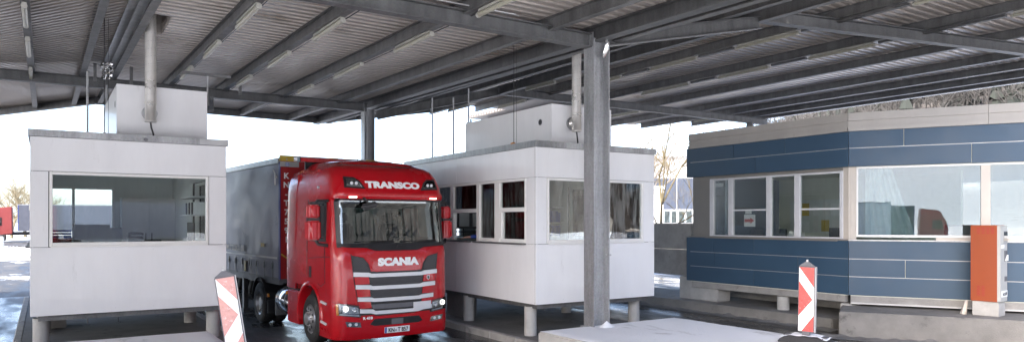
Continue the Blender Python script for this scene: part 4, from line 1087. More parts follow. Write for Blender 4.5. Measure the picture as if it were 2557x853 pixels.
# roof: shrink inwards towards the rear centre line
top = rows[-1]
for sx, dz, up in ((.93, .03, .03), (.8, .05, .06), (.5, .07, .075), (.0, .075, .08)):
    rr_ = []
    for p in top:
        y = p[1] + (1.2-p[1])*(1-sx)*(.75 if p[1] < 1.2 else 0)
        rr_.append((p[0]*sx, y, p[2] + dz + up*max(0, min(1, (y-.75)/1.5))))
    rows.append(rr_)
nC = len(rows[0]); mid = nC//2
vs = [p for r_ in rows for p in r_]; fs_body = []; fs_b = []
def cellkind(i, j):
    z0, z1 = rows[i][mid][2], rows[i+1][mid][2]
    c0, c1 = abs(j-mid), abs(j+1-mid); c = max(c0, c1)
    if z0 >= 2.059 and z1 <= 2.921 and c <= 10+3: return None             # windscreen opening
    if z0 >= 2.159 and z1 <= 2.841 and min(c0, c1) >= 18+1 and c <= 18+4: return None   # side windows
    if z1 <= 1.181 and min(c0, c1) >= 18+2: return None                   # wheel arches
    return 'red'
for i in range(len(rows)-1):
    for j in range(nC-1):
        if cellkind(i, j): fs_body.append((i*nC+j, i*nC+j+1, (i+1)*nC+j+1, (i+1)*nC+j))
body = TB().add(vs, fs_body).build('cab_body', M['red'], truck, smooth=True, angle=40)
md = body.modifiers.new('thickness', 'SOLIDIFY'); md.thickness = .02; md.offset = -1
# back wall and floor of the cab
bk = half_outline(2.0)
TB().add([(-1.2, YR-.03, .95), (1.2, YR-.03, .95), (1.2, YR-.03, 3.5), (-1.2, YR-.03, 3.5)], [(0, 1, 2, 3)]).build('back_wall', M['red_dull'], truck, fix=False)
TB().box(-1.2, 1.2, .3, YR-.05, 1.20, 1.28).build('cab_floor', M['black'], truck)
TB().box(-1.05, 1.05, .35, YR-.06, .5, 1.19).build('engine_housing', M['black'], truck)

def fpoly(name, poly, off, thick, mat, parent, sub=.06, bevel=0.0, z_off=None):
    """flat outline in front view (x, z) wrapped on the cab front"""
    pts = []
    n = len(poly)
    for a, b in zip(poly, poly[1:]+poly[:1]):
        L_ = math.hypot(b[0]-a[0], b[1]-a[1]); k = max(1, int(L_/sub))
        for i in range(k): pts.append((a[0]+(b[0]-a[0])*i/k, a[1]+(b[1]-a[1])*i/k))
    bm = bmesh.new()
    vv = [bm.verts.new((p[0], 0, p[1])) for p in pts]
    f = bm.faces.new(vv)
    bmesh.ops.triangulate(bm, faces=bm.faces[:])
    # interior subdivision so that the sheet follows the curve
    big = [e for e in bm.edges if e.calc_length() > sub*2.2]
    it = 0
    while big and it < 5:
        bmesh.ops.subdivide_edges(bm, edges=big, cuts=1); bmesh.ops.triangulate(bm, faces=[f for f in bm.faces if len(f.verts) > 3])
        big = [e for e in bm.edges if e.calc_length() > sub*2.2]; it += 1
    ex = bmesh.ops.extrude_face_region(bm, geom=bm.faces[:])
    newv = {v for v in ex['geom'] if isinstance(v, bmesh.types.BMVert)}
    me = bpy.data.meshes.new(name)
    inv = Matrix.Identity(4)
    for v in bm.verts:
        y = yfront(v.co.x, v.co.z) - off - (thick if v in newv else 0)
        v.co = Vector((v.co.x, y, v.co.z))
    bmesh.ops.recalc_face_normals(bm, faces=bm.faces)
    for f in bm.faces: f.smooth = True
    for e in bm.edges:
        if e.calc_face_angle(0) > R(30): e.smooth = False
    bm.to_mesh(me); bm.free(); me.materials.append(mat)
    o = bpy.data.objects.new(name, me); COL.objects.link(o); o.parent = parent
    return o
def mir(p): return [(-x, z) for x, z in p][::-1]
# ---- windscreen and its black surround
zb_, zt_ = 2.04, 2.93; xw = 1.15
def shell_strip(name, rect, off, mat, parent, n=(40, 10), solid=.006):
    x0, x1, z0, z1 = rect
    o = TB().grid(lambda u, v: (x0+(x1-x0)*u, yfront(x0+(x1-x0)*u, z0+(z1-z0)*v)-off, z0+(z1-z0)*v), *n).build(name, mat, parent, smooth=True, fix=False)
    if solid: md = o.modifiers.new('thickness', 'SOLIDIFY'); md.thickness = solid; md.offset = -1
    return o
ws = shell_strip('windscreen', (-xw, xw, 2.05, 2.925), .006, M['windscreen'], truck)
for rc in ((-xw-.02, -xw+.05, 2.0, 2.94), (xw-.05, xw+.02, 2.0, 2.94)): shell_strip('windscreen_frame', rc, .012, M['black'], ws, (4, 16))
shell_strip('sun_band', (-xw+.05, xw-.05, 2.79, 2.935), -.014, M['black'], ws, (30, 2))
shell_strip('sun_band_edge', (-xw+.05, xw-.05, 2.765, 2.79), -.02, M['black'], ws, (30, 1))
# cowl with wipers
fpoly('wiper_cowl', [(-1.16, 2.075), (1.16, 2.075), (1.16, 2.03), (1.02, 2.0), (.62, 1.985), (.45, 1.93), (-.45, 1.93), (-.62, 1.985), (-1.02, 2.0), (-1.16, 2.03)], .004, .03, M['black'], truck)
for xa, xb in ((-.95, -.05), (.02, .92)):
    wp = TB().tube([(xa, yfront(xa, 2.02)-.05, 2.03), ((xa+xb)/2, yfront((xa+xb)/2, 2.06)-.055, 2.085), (xb, yfront(xb, 2.07)-.05, 2.10)], .012, 6).build('wiper', M['black'], truck)
    TB().tube([(xa+.1, yfront(xa+.1, 2.09)-.03, 2.105), (xb, yfront(xb, 2.10)-.03, 2.12)], .008, 5).build('blade', M['black'], wp)
# ---- visor and upper lamps
shell_strip('visor', (-1.17, 1.17, 2.94, 3.05), .015, M['red'], truck, (40, 3), .02)
for s in (-1, 1):
    x0, x1 = sorted((s*.80, s*.95))
    fpoly('marker_lamp', [(x0, 2.955), (x1, 2.955), (x1, 2.978), (x0, 2.978)], .02, .012, M['marker'], truck)
aux = [(-1.00, 3.37), (-.80, 3.36), (-.70, 3.29), (-.60, 3.13), (-1.02, 3.15)]
auxi = [(-.965, 3.325), (-.80, 3.325), (-.73, 3.27), (-.665, 3.165), (-.975, 3.18)]
for P, Q in ((aux, auxi), (mir(aux), mir(auxi))):
    a = fpoly('spot_lamp', P, .004, .012, M['black'], truck)
    fpoly('reflector', Q, .017, .003, M['chrome'], a)
    fpoly('lens', Q, .024, .003, M['lens'], a)
    cx = sum(p[0] for p in Q)/len(Q)
    for k in (-.045, .045):
        TB().lathe([(.0, 0), (.026, .0), (.032, .006), (.022, .012), (0, .004)], (cx+k, yfront(cx+k, 3.24)-.03, 3.24), (0, -1, 0), 14).build('bulb_cup', M['silver'], a, smooth=True)
def front_text(body, size, xc, z, off, sx, bold, name):
    cu = bpy.data.curves.new(name, 'FONT'); cu.body = body; cu.size = size; cu.extrude = .004; cu.offset = bold; cu.align_x = 'CENTER'; cu.resolution_u = 5
    cu.space_character = 1.04
    t = bpy.data.objects.new(name, cu); COL.objects.link(t)
    dg = bpy.context.evaluated_depsgraph_get(); dg.update()
    me = bpy.data.meshes.new_from_object(t.evaluated_get(dg)); bpy.data.objects.remove(t)
    for v in me.vertices:
        x, zz_, ex = xc + v.co.x*sx, z + v.co.y, v.co.z
        v.co = Vector((x, yfront(x, zz_) - off - ex, zz_))
    me.materials.clear(); me.materials.append(M['white_letter'])
    o = bpy.data.objects.new(name, me); COL.objects.link(o); o.parent = truck
    return o
front_text('TRANSCO', .165, 0.0, 3.165, .012, 1.48, .011, 'lettering')
front_text('SCANIA', .19, .02, 1.645, .032, 1.24, .014, 'lettering')
front_text('R 410', .068, -.62, .612, .026, 1.15, .003, 'lettering')
# ---- nose panel, grille
fpoly('grille_recess', [(-.935, 1.85), (-.70, 1.80), (-.60, 1.68), (-.55, 1.53), (.55, 1.53), (.60, 1.68), (.70, 1.80), (.935, 1.85), (.90, 1.50), (.77, .69), (-.77, .69), (-.90, 1.50)], .002, .004, M['black'], truck)
fpoly('nose_panel', [(-.66, 1.80), (-.57, 1.66), (-.51, 1.555), (-.46, 1.525), (.46, 1.525), (.51, 1.555), (.57, 1.66), (.66, 1.80), (.92, 1.862), (1.12, 1.98), (.62, 1.955), (.45, 1.915), (-.45, 1.915), (-.62, 1.955), (-1.12, 1.98), (-.92, 1.862)], .005, .014, M['red'], truck)
# honeycomb mesh panels: rows of small ribs over black
def mesh_panel(poly, name='mesh_panel', step=.034):
    o = fpoly(name, poly, .008, .004, M['black'], truck)
    mb = TB(); xs = [p[0] for p in poly]; zs = [p[1] for p in poly]
    def inside(x, z):
        c = False; n = len(poly)
        for i in range(n):
            (x1, z1), (x2, z2) = poly[i], poly[(i+1) % n]
            if (z1 > z) != (z2 > z) and x < (x2-x1)*(z-z1)/(z2-z1)+x1: c = not c
        return c
    z = min(zs)+.012; k = 0
    while z < max(zs)-.008:
        x = min(xs)+.01 + (step/2 if k % 2 else 0)
        while x < max(xs)-.01:
            if inside(x, z) and inside(x+step*.5, z):
                y = yfront(x, z)-.0135
                mb.add([(x-step*.42, y, z), (x, y-.006, z+step*.25), (x+step*.42, y, z), (x, y-.006, z-.004)], [(0, 3, 2, 1)])
            x += step
        z += step*.62; k += 1
    r_ = mb.build('mesh_ribs', M['grey_plastic'], o, fix=False); r_['kind'] = 'stuff'
    return o
upg = [(-.93, 1.835), (-.715, 1.785), (-.625, 1.68), (-.575, 1.57), (-.60, 1.54), (-.893, 1.55)]
mesh_panel(upg); mesh_panel(mir(upg))
mesh_panel([(-.585, 1.42), (.585, 1.42), (.555, 1.25), (-.555, 1.25)])
mesh_panel([(-.57, 1.172), (.57, 1.172), (.54, 1.02), (-.54, 1.02)])
fpoly('lower_slat', [(-.55, .89), (.55, .89), (.50, .80), (-.50, .80)], .006, .01, M['grey_plastic'], truck)
# red side cheeks between the bars
for z0, z1, xa, xb in ((1.29, 1.44, .60, .885), (1.05, 1.20, .58, .845), (.825, .96, .56, .81)):
    q = [(-xb, z1), (-xa, z1-.015), (-xa+.02, z0), (-xb+.02, z0)]
    fpoly('grille_cheek', q, .006, .014, M['red'], truck); fpoly('grille_cheek', mir(q), .006, .014, M['red'], truck)
# silver bars
def bar(zo, h, xo, xi, dip):
    up = [(-xo, zo), (-xi, zo-.015), (-xi+.06, zo-dip), (xi-.06, zo-dip), (xi, zo-.015), (xo, zo)]
    dn = [(x, z-h*(1.0 if abs(x) > xi-.01 else .86)) for x, z in up][::-1]
    return fpoly('grille_bar', up+dn, .010, .026, M['silver'], truck, .05)
bar(1.527, .083, .905, .60, .038); bar(1.285, .083, .86, .575, .036); bar(1.045, .080, .817, .545, .034); bar(.815, .078, .78, .52, .05)
fpoly('radar_plate', [(.355, .885), (.76, .895), (.755, .765), (.355, .745)], .022, .02, M['silver'], truck)
em = fpoly('emblem', [(.665, 1.40), (.70, 1.41), (.735, 1.40), (.735, 1.35), (.70, 1.315), (.665, 1.35)], .022, .006, M['silver'], truck)
fpoly('emblem_field', [(.678, 1.39), (.70, 1.395), (.722, 1.39), (.722, 1.353), (.70, 1.33), (.678, 1.353)], .029, .002, M['black'], em)
# ---- bumper
fpoly('bumper', [(-1.17, .60), (-.80, .60), (-.76, .655), (.76, .655), (.80, .60), (1.17, .60), (1.16, .25), (1.0, .225), (-1.0, .225), (-1.16, .25)], .003, .016, M['red'], truck)
mesh_panel([(-.555, .51), (-.47, .60), (.47, .60), (.555, .51), (.47, .48), (-.47, .48)], 'bumper_mesh')
for o_ in bpy.data.objects:
    pass
fpoly('bumper_grille', [(-.57, .51), (-.48, .61), (.48, .61), (.57, .51), (.48, .475), (-.48, .475)], .0195, .003, M['black'], truck)
fpoly('bumper_camera', [(-.125, .59), (.125, .59), (.125, .482), (-.125, .482)], .023, .01, M['grey_plastic'], truck)
fpoly('lip_grille', [(-.49, .70), (.40, .715), (.43, .695), (.38, .678), (-.46, .668)], .02, .003, M['black'], truck)
plate = fpoly('number_plate', [(-.27, .43), (.27, .43), (.27, .315), (-.27, .315)], .022, .012, M['white_letter'], truck)
fpoly('plate_band', [(-.268, .428), (-.228, .428), (-.228, .317), (-.268, .317)], .0345, .001, M['cloth_blue'], plate)
def plate_text(body, size, xc, z):
    M_ = MT @ frame_matrix((xc, -.036, z), (1, 0, 0), (0, 0, 1))
    return text_mesh('plate_text', body, size, M_, M['black'], plate, .001, .002, sx=.82)
plate_text('KN', .115, -.205, .333); plate_text('T 857', .115, .0, .333)
TB().lathe([(0, 0), (.022, 0)], (-.04, -.0365, .362), (0, -1, 0), 12).build('plate_seal', M['alu'], plate, fix=False)
hl = [(-1.205, .925), (-1.16, .945), (-.785, .875), (-.765, .655), (-1.195, .715)]
hli = [(-1.16, .915), (-.81, .85), (-.79, .72), (-1.15, .755)]
for s, P, Q in ((-1, hl, hli), (1, mir(hl), mir(hli))):
    a = fpoly('headlight', P, .004, .012, M['black'], truck, .04)
    fpoly('reflector', Q, .0165, .002, M['chrome'], a, .04)
    fpoly('daylight_strip', [(s*p[0], p[1]) for p in ((-1.15, .745), (-.79, .705), (-.79, .68), (-1.16, .722))][::s], .0165, .004, M['silver'], a, .04)
    fpoly('indicator', [(s*p[0], p[1]) for p in ((-1.205, .92), (-1.175, .925), (-1.165, .72), (-1.195, .717))][::s], .0165, .004, M['amber'], a, .04)
    for cx, cz, r_, mt in ((-1.05, .835, .055, 'headlamp'), (-.88, .80, .045, 'chrome')):
        x_ = -s*cx if s > 0 else cx
        TB().lathe([(r_, -.002), (r_, .012), (r_*.85, .014), (r_*.7, .004), (0, .002)], (x_, yfront(x_, cz)-.018, cz), (0, -1, 0), 20).build('lamp_cup', M[mt], a, smooth=True)
    fpoly('lens', P, .030, .004, M['lens'], a, .04)
    fg = [(-1.06, .595), (-.77, .565), (-.75, .465), (-1.03, .495)]
    fg = fg if s < 0 else mir(fg)
    f_ = fpoly('fog_lamp', fg, .0205, .006, M['chrome'], truck, .04)
    fpoly('lens', fg, .028, .003, M['lens'], f_, .04)
    for cx in (-.97, -.85): TB().lathe([(.032, 0), (.028, .006), (0, .004)], (s*-cx if s > 0 else cx, yfront(cx, .53)-.029, .53), (0, -1, 0), 12).build('lamp_cup', M['silver'], f_)
# seams on the lower front corners
for s in (-1, 1):
    pts = [(s*.94, 1.87), (s*.885, 1.35), (s*.80, .90), (s*.755, .64), (s*.74, .26)]
    TB().tube([(x, yfront(x, z)-.004, z) for x, z in pts], .007, 5).build('seam', M['black'], truck)
    pts = [(s*x, z) for x, z in ((.79, .885), (1.0, .925), (1.16, .955), (1.235, .965))]
    TB().tube([(x, yfront(x, z)-.003, z) for x, z in pts], .005, 5).build('seam', M['black'], truck)
    # corner deflector blades
    for z in (.92, .53):
        TB().prism([(.50, z), (.80, z+.03), (.84, z-.02), (.52, z-.045)], s*1.245, s*1.27, 'x').build('side_lamp', M['silver'], truck, bevel=.006)
    # door outline, handle, window frame on the side
    x = s*1.252
    TB().tube([(x, .62, 2.02), (x, .60, 1.3), (x+.0, .80, 1.22), (x, .98, 1.26)], .006, 5).build('door_seam', M['black'], truck)
    TB().tube([(x, 1.62, 1.35), (x, 1.62, 2.1), (s*1.23, 1.60, 2.95)], .007, 5).build('door_seam', M['black'], truck)
    TB().tube([(s*1.253, 1.5, 1.75), (s*1.253, .35, 1.82)], .006, 5).build('waist_seam', M['black'], truck)
    hd = TB().box(s*1.249-.012, s*1.249+.014, 1.36, 1.50, 1.35, 1.60).build('door_handle', M['black'], truck, bevel=.012)
    x0 = s*1.225
    sw = TB().grid(lambda u, v: (s*(1.243-.018*v)-s*.010, .62+u*(.78), 2.15+v*.70), 6, 6).build('side_window', M['windscreen'], truck, fix=False)
    TB().box(min(x0, x0+s*.03), max(x0, x0+s*.03), .58, .66, 2.10, 2.90).box(min(x0, x0+s*.03), max(x0, x0+s*.03), 1.40, 1.47, 2.10, 2.90).box(min(x0, x0+s*.03), max(x0, x0+s*.03), .66, 1.40, 2.10, 2.16).box(min(x0, x0+s*.022), max(x0, x0+s*.022), .66, 1.40, 2.85, 2.90).build('frame', M['black'], sw)
    # mirrors: two housings on arms
    def hous(z0, z1, xa, xb, ya, yb):
        return TB().prism([(s*xa, ya+.05), (s*xa, yb), (s*xb, yb-.02), (s*xb, ya+.12), (s*(xb-.06), ya+.02), (s*(xa+.08), ya)], z0, z1).build('mirror', M['red'], truck, bevel=.035, seg=3, smooth=True)
    m1 = hous(2.14, 2.515, 1.34, 1.62, .50, .74); m2 = hous(2.555, 2.82, 1.35, 1.60, .52, .73)
    TB().box(min(s*1.37, s*1.59), max(s*1.37, s*1.59), .56, .70, 2.505, 2.565).build('mirror_core', M['black'], m1)
    for m_, z0, z1 in ((m1, 2.18, 2.48), (m2, 2.59, 2.79)):
        TB().box(min(s*1.38, s*1.59), max(s*1.38, s*1.59), .742, .748, z0, z1).build('mirror_glass', M['chrome'], m_)
    TB().tube([(s*1.22, .50, 2.90), (s*1.42, .56, 2.90), (s*1.48, .62, 2.80)], .028, 8).build('mirror_arm', M['black'], truck, smooth=True)
    TB().tube([(s*1.235, .46, 2.03), (s*1.40, .55, 2.06), (s*1.45, .62, 2.16)], .032, 8).build('mirror_arm', M['black'], truck, smooth=True)
    TB().box(min(s*1.236, s*1.36), max(s*1.236, s*1.36), .60, .68, 2.2, 2.8).build('mirror_bracket', M['black'], truck, bevel=.02)
    # side marker lamp high on the cab
    TB().lathe([(0, .04), (.03, .035), (.035, .0)], (s*1.195, 1.05, 3.18), (s, 0, 0), 12).build('roof_marker', M['chrome'], truck, smooth=True)
    # wheel arch
    arc = []; cy, cz, rr = 1.50, .51, .64
    def arch(u, v):
        a = R(-12 + u*190); y = cy + rr*math.cos(a)*1.02; z = cz + rr*math.sin(a)*1.0 + .03
        prof = [(1.02, 0), (1.20, .0), (1.262, .015), (1.275, .045), (1.262, .085), (1.24, .10)]
        p = prof[min(5, int(v*5+.5))]; k = p[1]
        return (s*p[0], cy + (rr+k)*math.cos(a)*1.02, max(.24, cz + .03 + (rr+k)*math.sin(a)))
    TB().grid(arch, 26, 5).build('wheel_arch', M['red'], truck, smooth=True, fix=False)
    def archin(u, v):
        a = R(-10 + u*200); return (s*(.75+v*.45), cy + (rr+.01)*math.cos(a)*1.02, max(.3, cz+.02+(rr+.01)*math.sin(a)))
    TB().grid(archin, 24, 2).build('arch_liner', M['black'], truck, fix=False)
    # panel between arch and cab side
    TB().add([(s*1.246, .86, 1.16), (s*1.246, .86, .24), (s*1.246, .90, .24), (s*1.246, .90, .62), (s*1.246, 1.0, 1.0), (s*1.246, 1.15, 1.18)], [(0, 1, 2, 3, 4, 5)]).build('bumper_side', M['red'], truck, fix=False)
    TB().add([(s*1.248, 1.15, 1.18)] + [(s*1.248, cy+(rr+.09)*math.cos(R(a))*1.02, cz+.03+(rr+.09)*math.sin(R(a))) for a in range(120, -1, -10)] + [(s*1.248, 2.30, .55), (s*1.248, 2.38, 1.19)], [tuple(range(16))][:0]).build('arch_filler', M['red'], truck) if False else None
    # side skirt (steps) behind the wheel and air deflector behind the cab
    st = TB().box(min(s*1.0, s*1.245), max(s*1.0, s*1.245), 2.20, 2.92, .30, 1.02).build('side_skirt', M['red'], truck, bevel=.03, seg=3, smooth=True)
    TB().box(min(s*.98, s*1.235), max(s*.98, s*1.235), 2.20, 2.92, 1.022, 1.06).build('skirt_top', M['black'], st)
    def fair(u, v):
        z = 1.06 + v*2.55; w = lerp_tab(WT, max(2.2, z)) - .005; return (s*(w - .015*u*u), YR-.01+u*.60, z - .10*u*max(0, v-.9)*5)
    fo = TB().grid(fair, 8, 16).build('side_deflector', M['red'], truck, smooth=True, fix=False)
    md = fo.modifiers.new('thickness', 'SOLIDIFY'); md.thickness = .03; md.offset = 0
    TB().grid(lambda u, v: (s*(lerp_tab(WT, max(2.2, 1.06+v*2.5))-.055), YR+.59+u*.10, 1.06+v*2.5), 1, 10).build('deflector_rubber', M['black'], truck, fix=False)
# ---- roof deflector
TB().prism([(2.50, 3.80), (2.50, 3.885), (2.58, 3.90), (2.95, 3.91), (2.95, 3.88), (2.62, 3.815)], -1.09, 1.09, 'x').build('roof_deflector', M['red'], truck, bevel=.008)
TB().box(-1.108, -1.091, 2.49, 2.66, 3.79, 3.91).build('lip_end', M['black'], truck)
TB().box(-.95, .95, 2.60, 2.64, 3.50, 3.812).build('deflector_bracket', M['black'], truck)
for x, y in ((-.45, .85), (.55, .85)): 
    TB().tube([(x, y, 3.66), (x, y+.05, 3.72), (x, y+.05, 4.05)], .006, 5).build('antenna', M['black'], truck)
for x in (-.35, .6): TB().lathe([(.0, .06), (.03, .05), (.05, 0)], (x, .9, 3.65), (0, 0, 1), 10).build('roof_fin', M['black'], truck, smooth=True)
# ---- cab interior
TB().prism([(.20, 1.28), (.24, 1.98), (.42, 2.08), (.62, 2.02), (.70, 1.6), (.70, 1.28)], -1.15, 1.15, 'x').build('dashboard', M['grey_plastic'], truck, bevel=.02)
sw_ = TB().tube([(.55 + .23*math.cos(a), .74 + .10*math.sin(a), 2.02 + .20*math.sin(a)) for a in [k*math.pi/12 for k in range(25)]], .017, 6, False).build('steering_wheel', M['black'], truck, smooth=True)
TB().tube([(.55, .60, 1.7), (.55, .74, 2.02)], .03, 6).tube([(.34, .74, 2.02), (.76, .74, 2.02)], .018, 6).build('spokes', M['black'], sw_)
for sx in (-.55, .55):
    se = TB().box(sx-.26, sx+.26, 1.0, 1.5, 1.55, 1.75).build('seat', M['cloth_dark'], truck, bevel=.05)
    TB().box(sx-.25, sx+.25, 1.46, 1.62, 1.75, 2.45).build('backrest', M['cloth_dark'], se, bevel=.05); TB().box(sx-.14, sx+.14, 1.50, 1.6, 2.47, 2.68).build('headrest', M['cloth_dark'], se, bevel=.04)
    TB().box(sx-.2, sx+.2, 1.05, 1.45, 1.281, 1.549).build('seat_base', M['black'], se)
for s in (-1,):
    TB().grid(lambda u, v: (s*(1.06-.0*u)-.02*math.sin(u*30), .42+u*.30, 2.06+v*.82), 24, 4).build('curtain', M['curtain'], truck, smooth=True, fix=False)
TB().box(-1.1, 1.1, 2.0, 2.02, 2.0, 3.2).build('bunk_wall', M['room'], truck)
TB().obox((-.60, -.03, 2.80), (.34, .10, .12), (0, R(-14), 0)).build('ramp_mirror', M['black'], truck, bevel=.035, seg=3)
TB().tube([(-.66, .12, 2.96), (-.66, .02, 2.93), (-.62, -.02, 2.85)], .018, 6).build('ramp_mirror_arm', M['black'], truck)
# ---- chassis, wheels, tank
for s in (-1, 1):
    TB().box(min(s*.34, s*.43), max(s*.34, s*.43), .4, 6.2, .70, .98).build('chassis_rail', M['black'], truck)
def wheel(MM, x, y, r, w, side, parent, dual=False):
    """tyre and dished rim; side = -1 left, +1 right"""
    c = (x, y, r)
    def mbm(): return MB(MM)
    t = mbm().lathe([(.30, -w/2), (.40, -w/2-.005), (r-.06, -w/2+.0), (r-.015, -w/2+.03), (r, -w/2+.07), (r, w/2-.07), (r-.015, w/2-.03), (r-.06, w/2), (.40, w/2+.005), (.30, w/2)], c, (1, 0, 0), 40).build('tyre', M['rubber'], parent, smooth=True)
    g = mbm()
    for k in (-.08, -.03, .03, .08): g.lathe([(r+.001, k-.006), (r-.012, k), (r+.001, k+.006)], c, (1, 0, 0), 40)
    g.build('tread_groove', M['black'], t)
    f = side*w/2
    depth = -.10*side if dual else .02*side
    rm = mbm().lathe([(.305, f), (.30, f-.015*side), (.27, f-.03*side), (.255, f+depth*.6), (.17, f+depth+.0*side), (.13, f+depth+.03*side), (.12, f+depth+.07*side), (.0, f+depth+.08*side)], c, (1, 0, 0), 32).build('rim', M['rim'], t, smooth=True)
    for k in range(10):
        a = k*math.pi/5 + .15
        mbm().lathe([(0, .002), (.028, .002), (.028, -.004)], (x+f+depth*.75+.012*side, y+.215*math.cos(a), r+.215*math.sin(a)), (side, 0, 0), 10).build('vent_hole', M['black'], rm)
        b = a + .31
        mbm().lathe([(0, .03), (.014, .03), (.016, 0)], (x+f+depth+.01*side, y+.15*math.cos(b), r+.15*math.sin(b)), (side, 0, 0), 6).build('wheel_nut', M['chrome'], rm)
    return t
for s in (-1, 1):
    wheel(MT, s*1.075, 1.50, .505, .30, s, truck)
    wheel(MT, s*1.09, 5.15, .505, .28, s, truck, True); wheel(MT, s*.77, 5.15, .505, .28, s, truck, True)
    # mudguard over the rear wheels
    def mud(u, v):
        a = R(5 + u*170); return (s*(.62+v*.62), 5.15 + .60*math.cos(a), .52 + .60*math.sin(a))
    o = TB().grid(mud, 20, 2).build('mudguard', M['black'], truck, smooth=True, fix=False); o.modifiers.new('thickness', 'SOLIDIFY').thickness = .012
    TB().box(min(s*.7, s*1.2), max(s*.7, s*1.2), 4.50, 4.54, .30, .62).build('mud_flap', M['black'], truck)
    # round tank
    tk = TB().lathe([(0, 0), (.24, .0), (.33, .03), (.345, .06), (.345, .90), (.33, .93), (.24, .96), (0, .96)], (s*.86, 3.02, .68), (0, 1, 0), 28).build('fuel_tank', M['chrome'], truck, smooth=True, angle=50)
    for y in (3.25, 3.72): TB().lathe([(.349, -.02), (.352, -.02), (.352, .02), (.349, .02)], (s*.86, y, .68), (0, 1, 0), 28).build('strap', M['galv'], tk)
    TB().box(min(s*.45, s*1.15), max(s*.45, s*1.15), 4.02, 4.12, .30, .72).build('tank_bracket', M['galv_dark'], truck)
    TB().box(min(s*1.20, s*1.24), max(s*1.20, s*1.24), 3.0, 3.06, .88, .96).build('side_reflector', M['amber'], truck)
    TB().box(min(s*1.20, s*1.24), max(s*1.20, s*1.24), 4.40, 4.46, .70, .78).build('side_reflector', M['amber'], truck)
TB().lathe([(.0, 0), (.42, 0), (.48, .05), (.42, .07), (0, .07)], (0, 4.9, .99), (0, 0, 1), 24).build('fifth_wheel', M['black'], truck)
TB().tube([(-1.0, 5.15, .505), (1.0, 5.15, .505)], .07, 8).tube([(-1.0, 1.5, .505), (1.0, 1.5, .505)], .06, 8).build('axle', M['black'], truck)
TB().tube([(-.3, 2.5, 2.0), (-.28, 2.9, 1.7), (-.2, 3.4, 1.8), (-.15, 3.9, 2.1)], .02, 6).build('air_hose', M['black'], truck, smooth=True)

# ================================================================== CURTAIN-SIDE SEMI-TRAILER
TLK = (5.83, 16.95, 0); TLZ = R(4.3)
trailer = thing('semi_trailer', 'grey-blue curtain-sided trailer behind the red cab', 'trailer', TLK, TLZ)
ML = Matrix.Translation(TLK) @ Matrix.Rotation(TLZ, 4, 'Z')
def LB(): return MB(ML)
L_, w2, z0, z1 = 13.6, 1.25, 1.16, 3.98
LB().box(-w2+.02, w2-.02, .0, .05, z0, z1-.02).build('front_wall', M['red_dull'], trailer)
LB().box(-w2-.005, -w2+.018, -.005, .09, z0-.02, z1-.1).build('corner_post', M['blue_edge'], trailer, bevel=.006)
LB().box(w2-.018, w2+.005, -.005, .09, z0-.02, z1-.1).build('corner_post', M['blue_edge'], trailer, bevel=.006)
# striped top rail on the front wall
xs = [-w2, -.93, -.05, .18, .92, w2]
for k, (a, b) in enumerate(zip(xs, xs[1:])):
    LB().box(a+.001, b-.001, -.03, .06, z1-.075, z1+.055).build('top_rail', M['yellow'] if k % 2 == 0 else M['off_white'], trailer, bevel=.008)
for k in range(13):
    LB().lathe([(0, .015), (.018, .012), (.02, 0)], (-1.1+k*.185, -.031, z1-.035), (0, -1, 0), 8).build('rivet', M['alu'], trailer)
LB().box(-w2-.003, -.80, -.022, -.001, z1-.21, z1-.088).build('corner_plate', M['alu'], trailer, bevel=.006)
bd = LB().lathe([(0, .003), (.05, .003), (.05, 0)], (-w2+.17, -.022, z1-.15), (0, -1, 0), 18).build('round_badge', M['cloth_blue'], trailer)
LB().lathe([(.032, .0045), (.040, .0045)], (-w2+.17, -.022, z1-.15), (0, -1, 0), 18).build('badge_ring', M['white_letter'], bd, fix=False)
text_mesh('badge_text', '8', .06, ML @ frame_matrix((-w2+.152, -.0265, z1-.172), (1, 0, 0), (0, 0, 1)), M['white_letter'], bd, .0005)
for k, ch in enumerate('KN-T7591'):
    zc = 3.50 - k*.212
    text_mesh('registration_letter', ch, .185, ML @ frame_matrix((-w2+.15, -.004, zc), (1, 0, 0), (0, 0, 1)), M['white_letter'], trailer, .002, .006, align='CENTER')
# curtains with slight billows
def curtain(s):
    def fn(u, v):
        y = .09 + u*(L_-.2); z = z0+.02 + v*(z1-z0-.16)
        d = .012*noise.noise(Vector((y*.9, z*1.6, s*5))) + .010*math.sin(y*2*math.pi/.62)*math.exp(-v*5) + .012*math.sin(v*math.pi)*math.sin(y*2*math.pi/2.7)
        return (s*(w2 + .004 + d), y, z)
    return LB().grid(fn, 150, 26).build('curtain', M['tarp'], trailer, smooth=True, fix=False)
for s in (-1, 1):
    cu_ = curtain(s)
    LB().box(min(s*(w2-.06), s*(w2+.03)), max(s*(w2-.06), s*(w2+.03)), .06, L_, z1-.13, z1-.01).build('roof_rail', M['trim'], trailer, bevel=.01)
    LB().box(min(s*(w2-.10), s*(w2-.005)), max(s*(w2-.10), s*(w2-.005)), .06, L_, z0-.14, z0+.02).build('side_rail', M['grey_plastic'], trailer)
    LB().grid(lambda u, v: (s*(w2+.026), .12+u*(L_-.3), 1.62+v*.045), 20, 1).build('white_line', M['off_white'], cu_, fix=False)
    for k in range(21):
        y = .42 + k*.58; x = s*(w2+.022)
        sp_ = LB().box(min(x, x+s*.006), max(x, x+s*.006), y-.022, y+.022, z0-.03, z0+.40).build('strap', M['black'], cu_)
        LB().box(min(x, x+s*.022), max(x, x+s*.022), y-.035, y+.035, z0+.22, z0+.36).build('buckle', M['black'], sp_) if k < 10 and s < 0 else None
LB().box(-w2-.034, -w2-.028, 2.42, 2.60, z0+.05, z0+.33).build('warning_plate', M['yellow'], trailer)
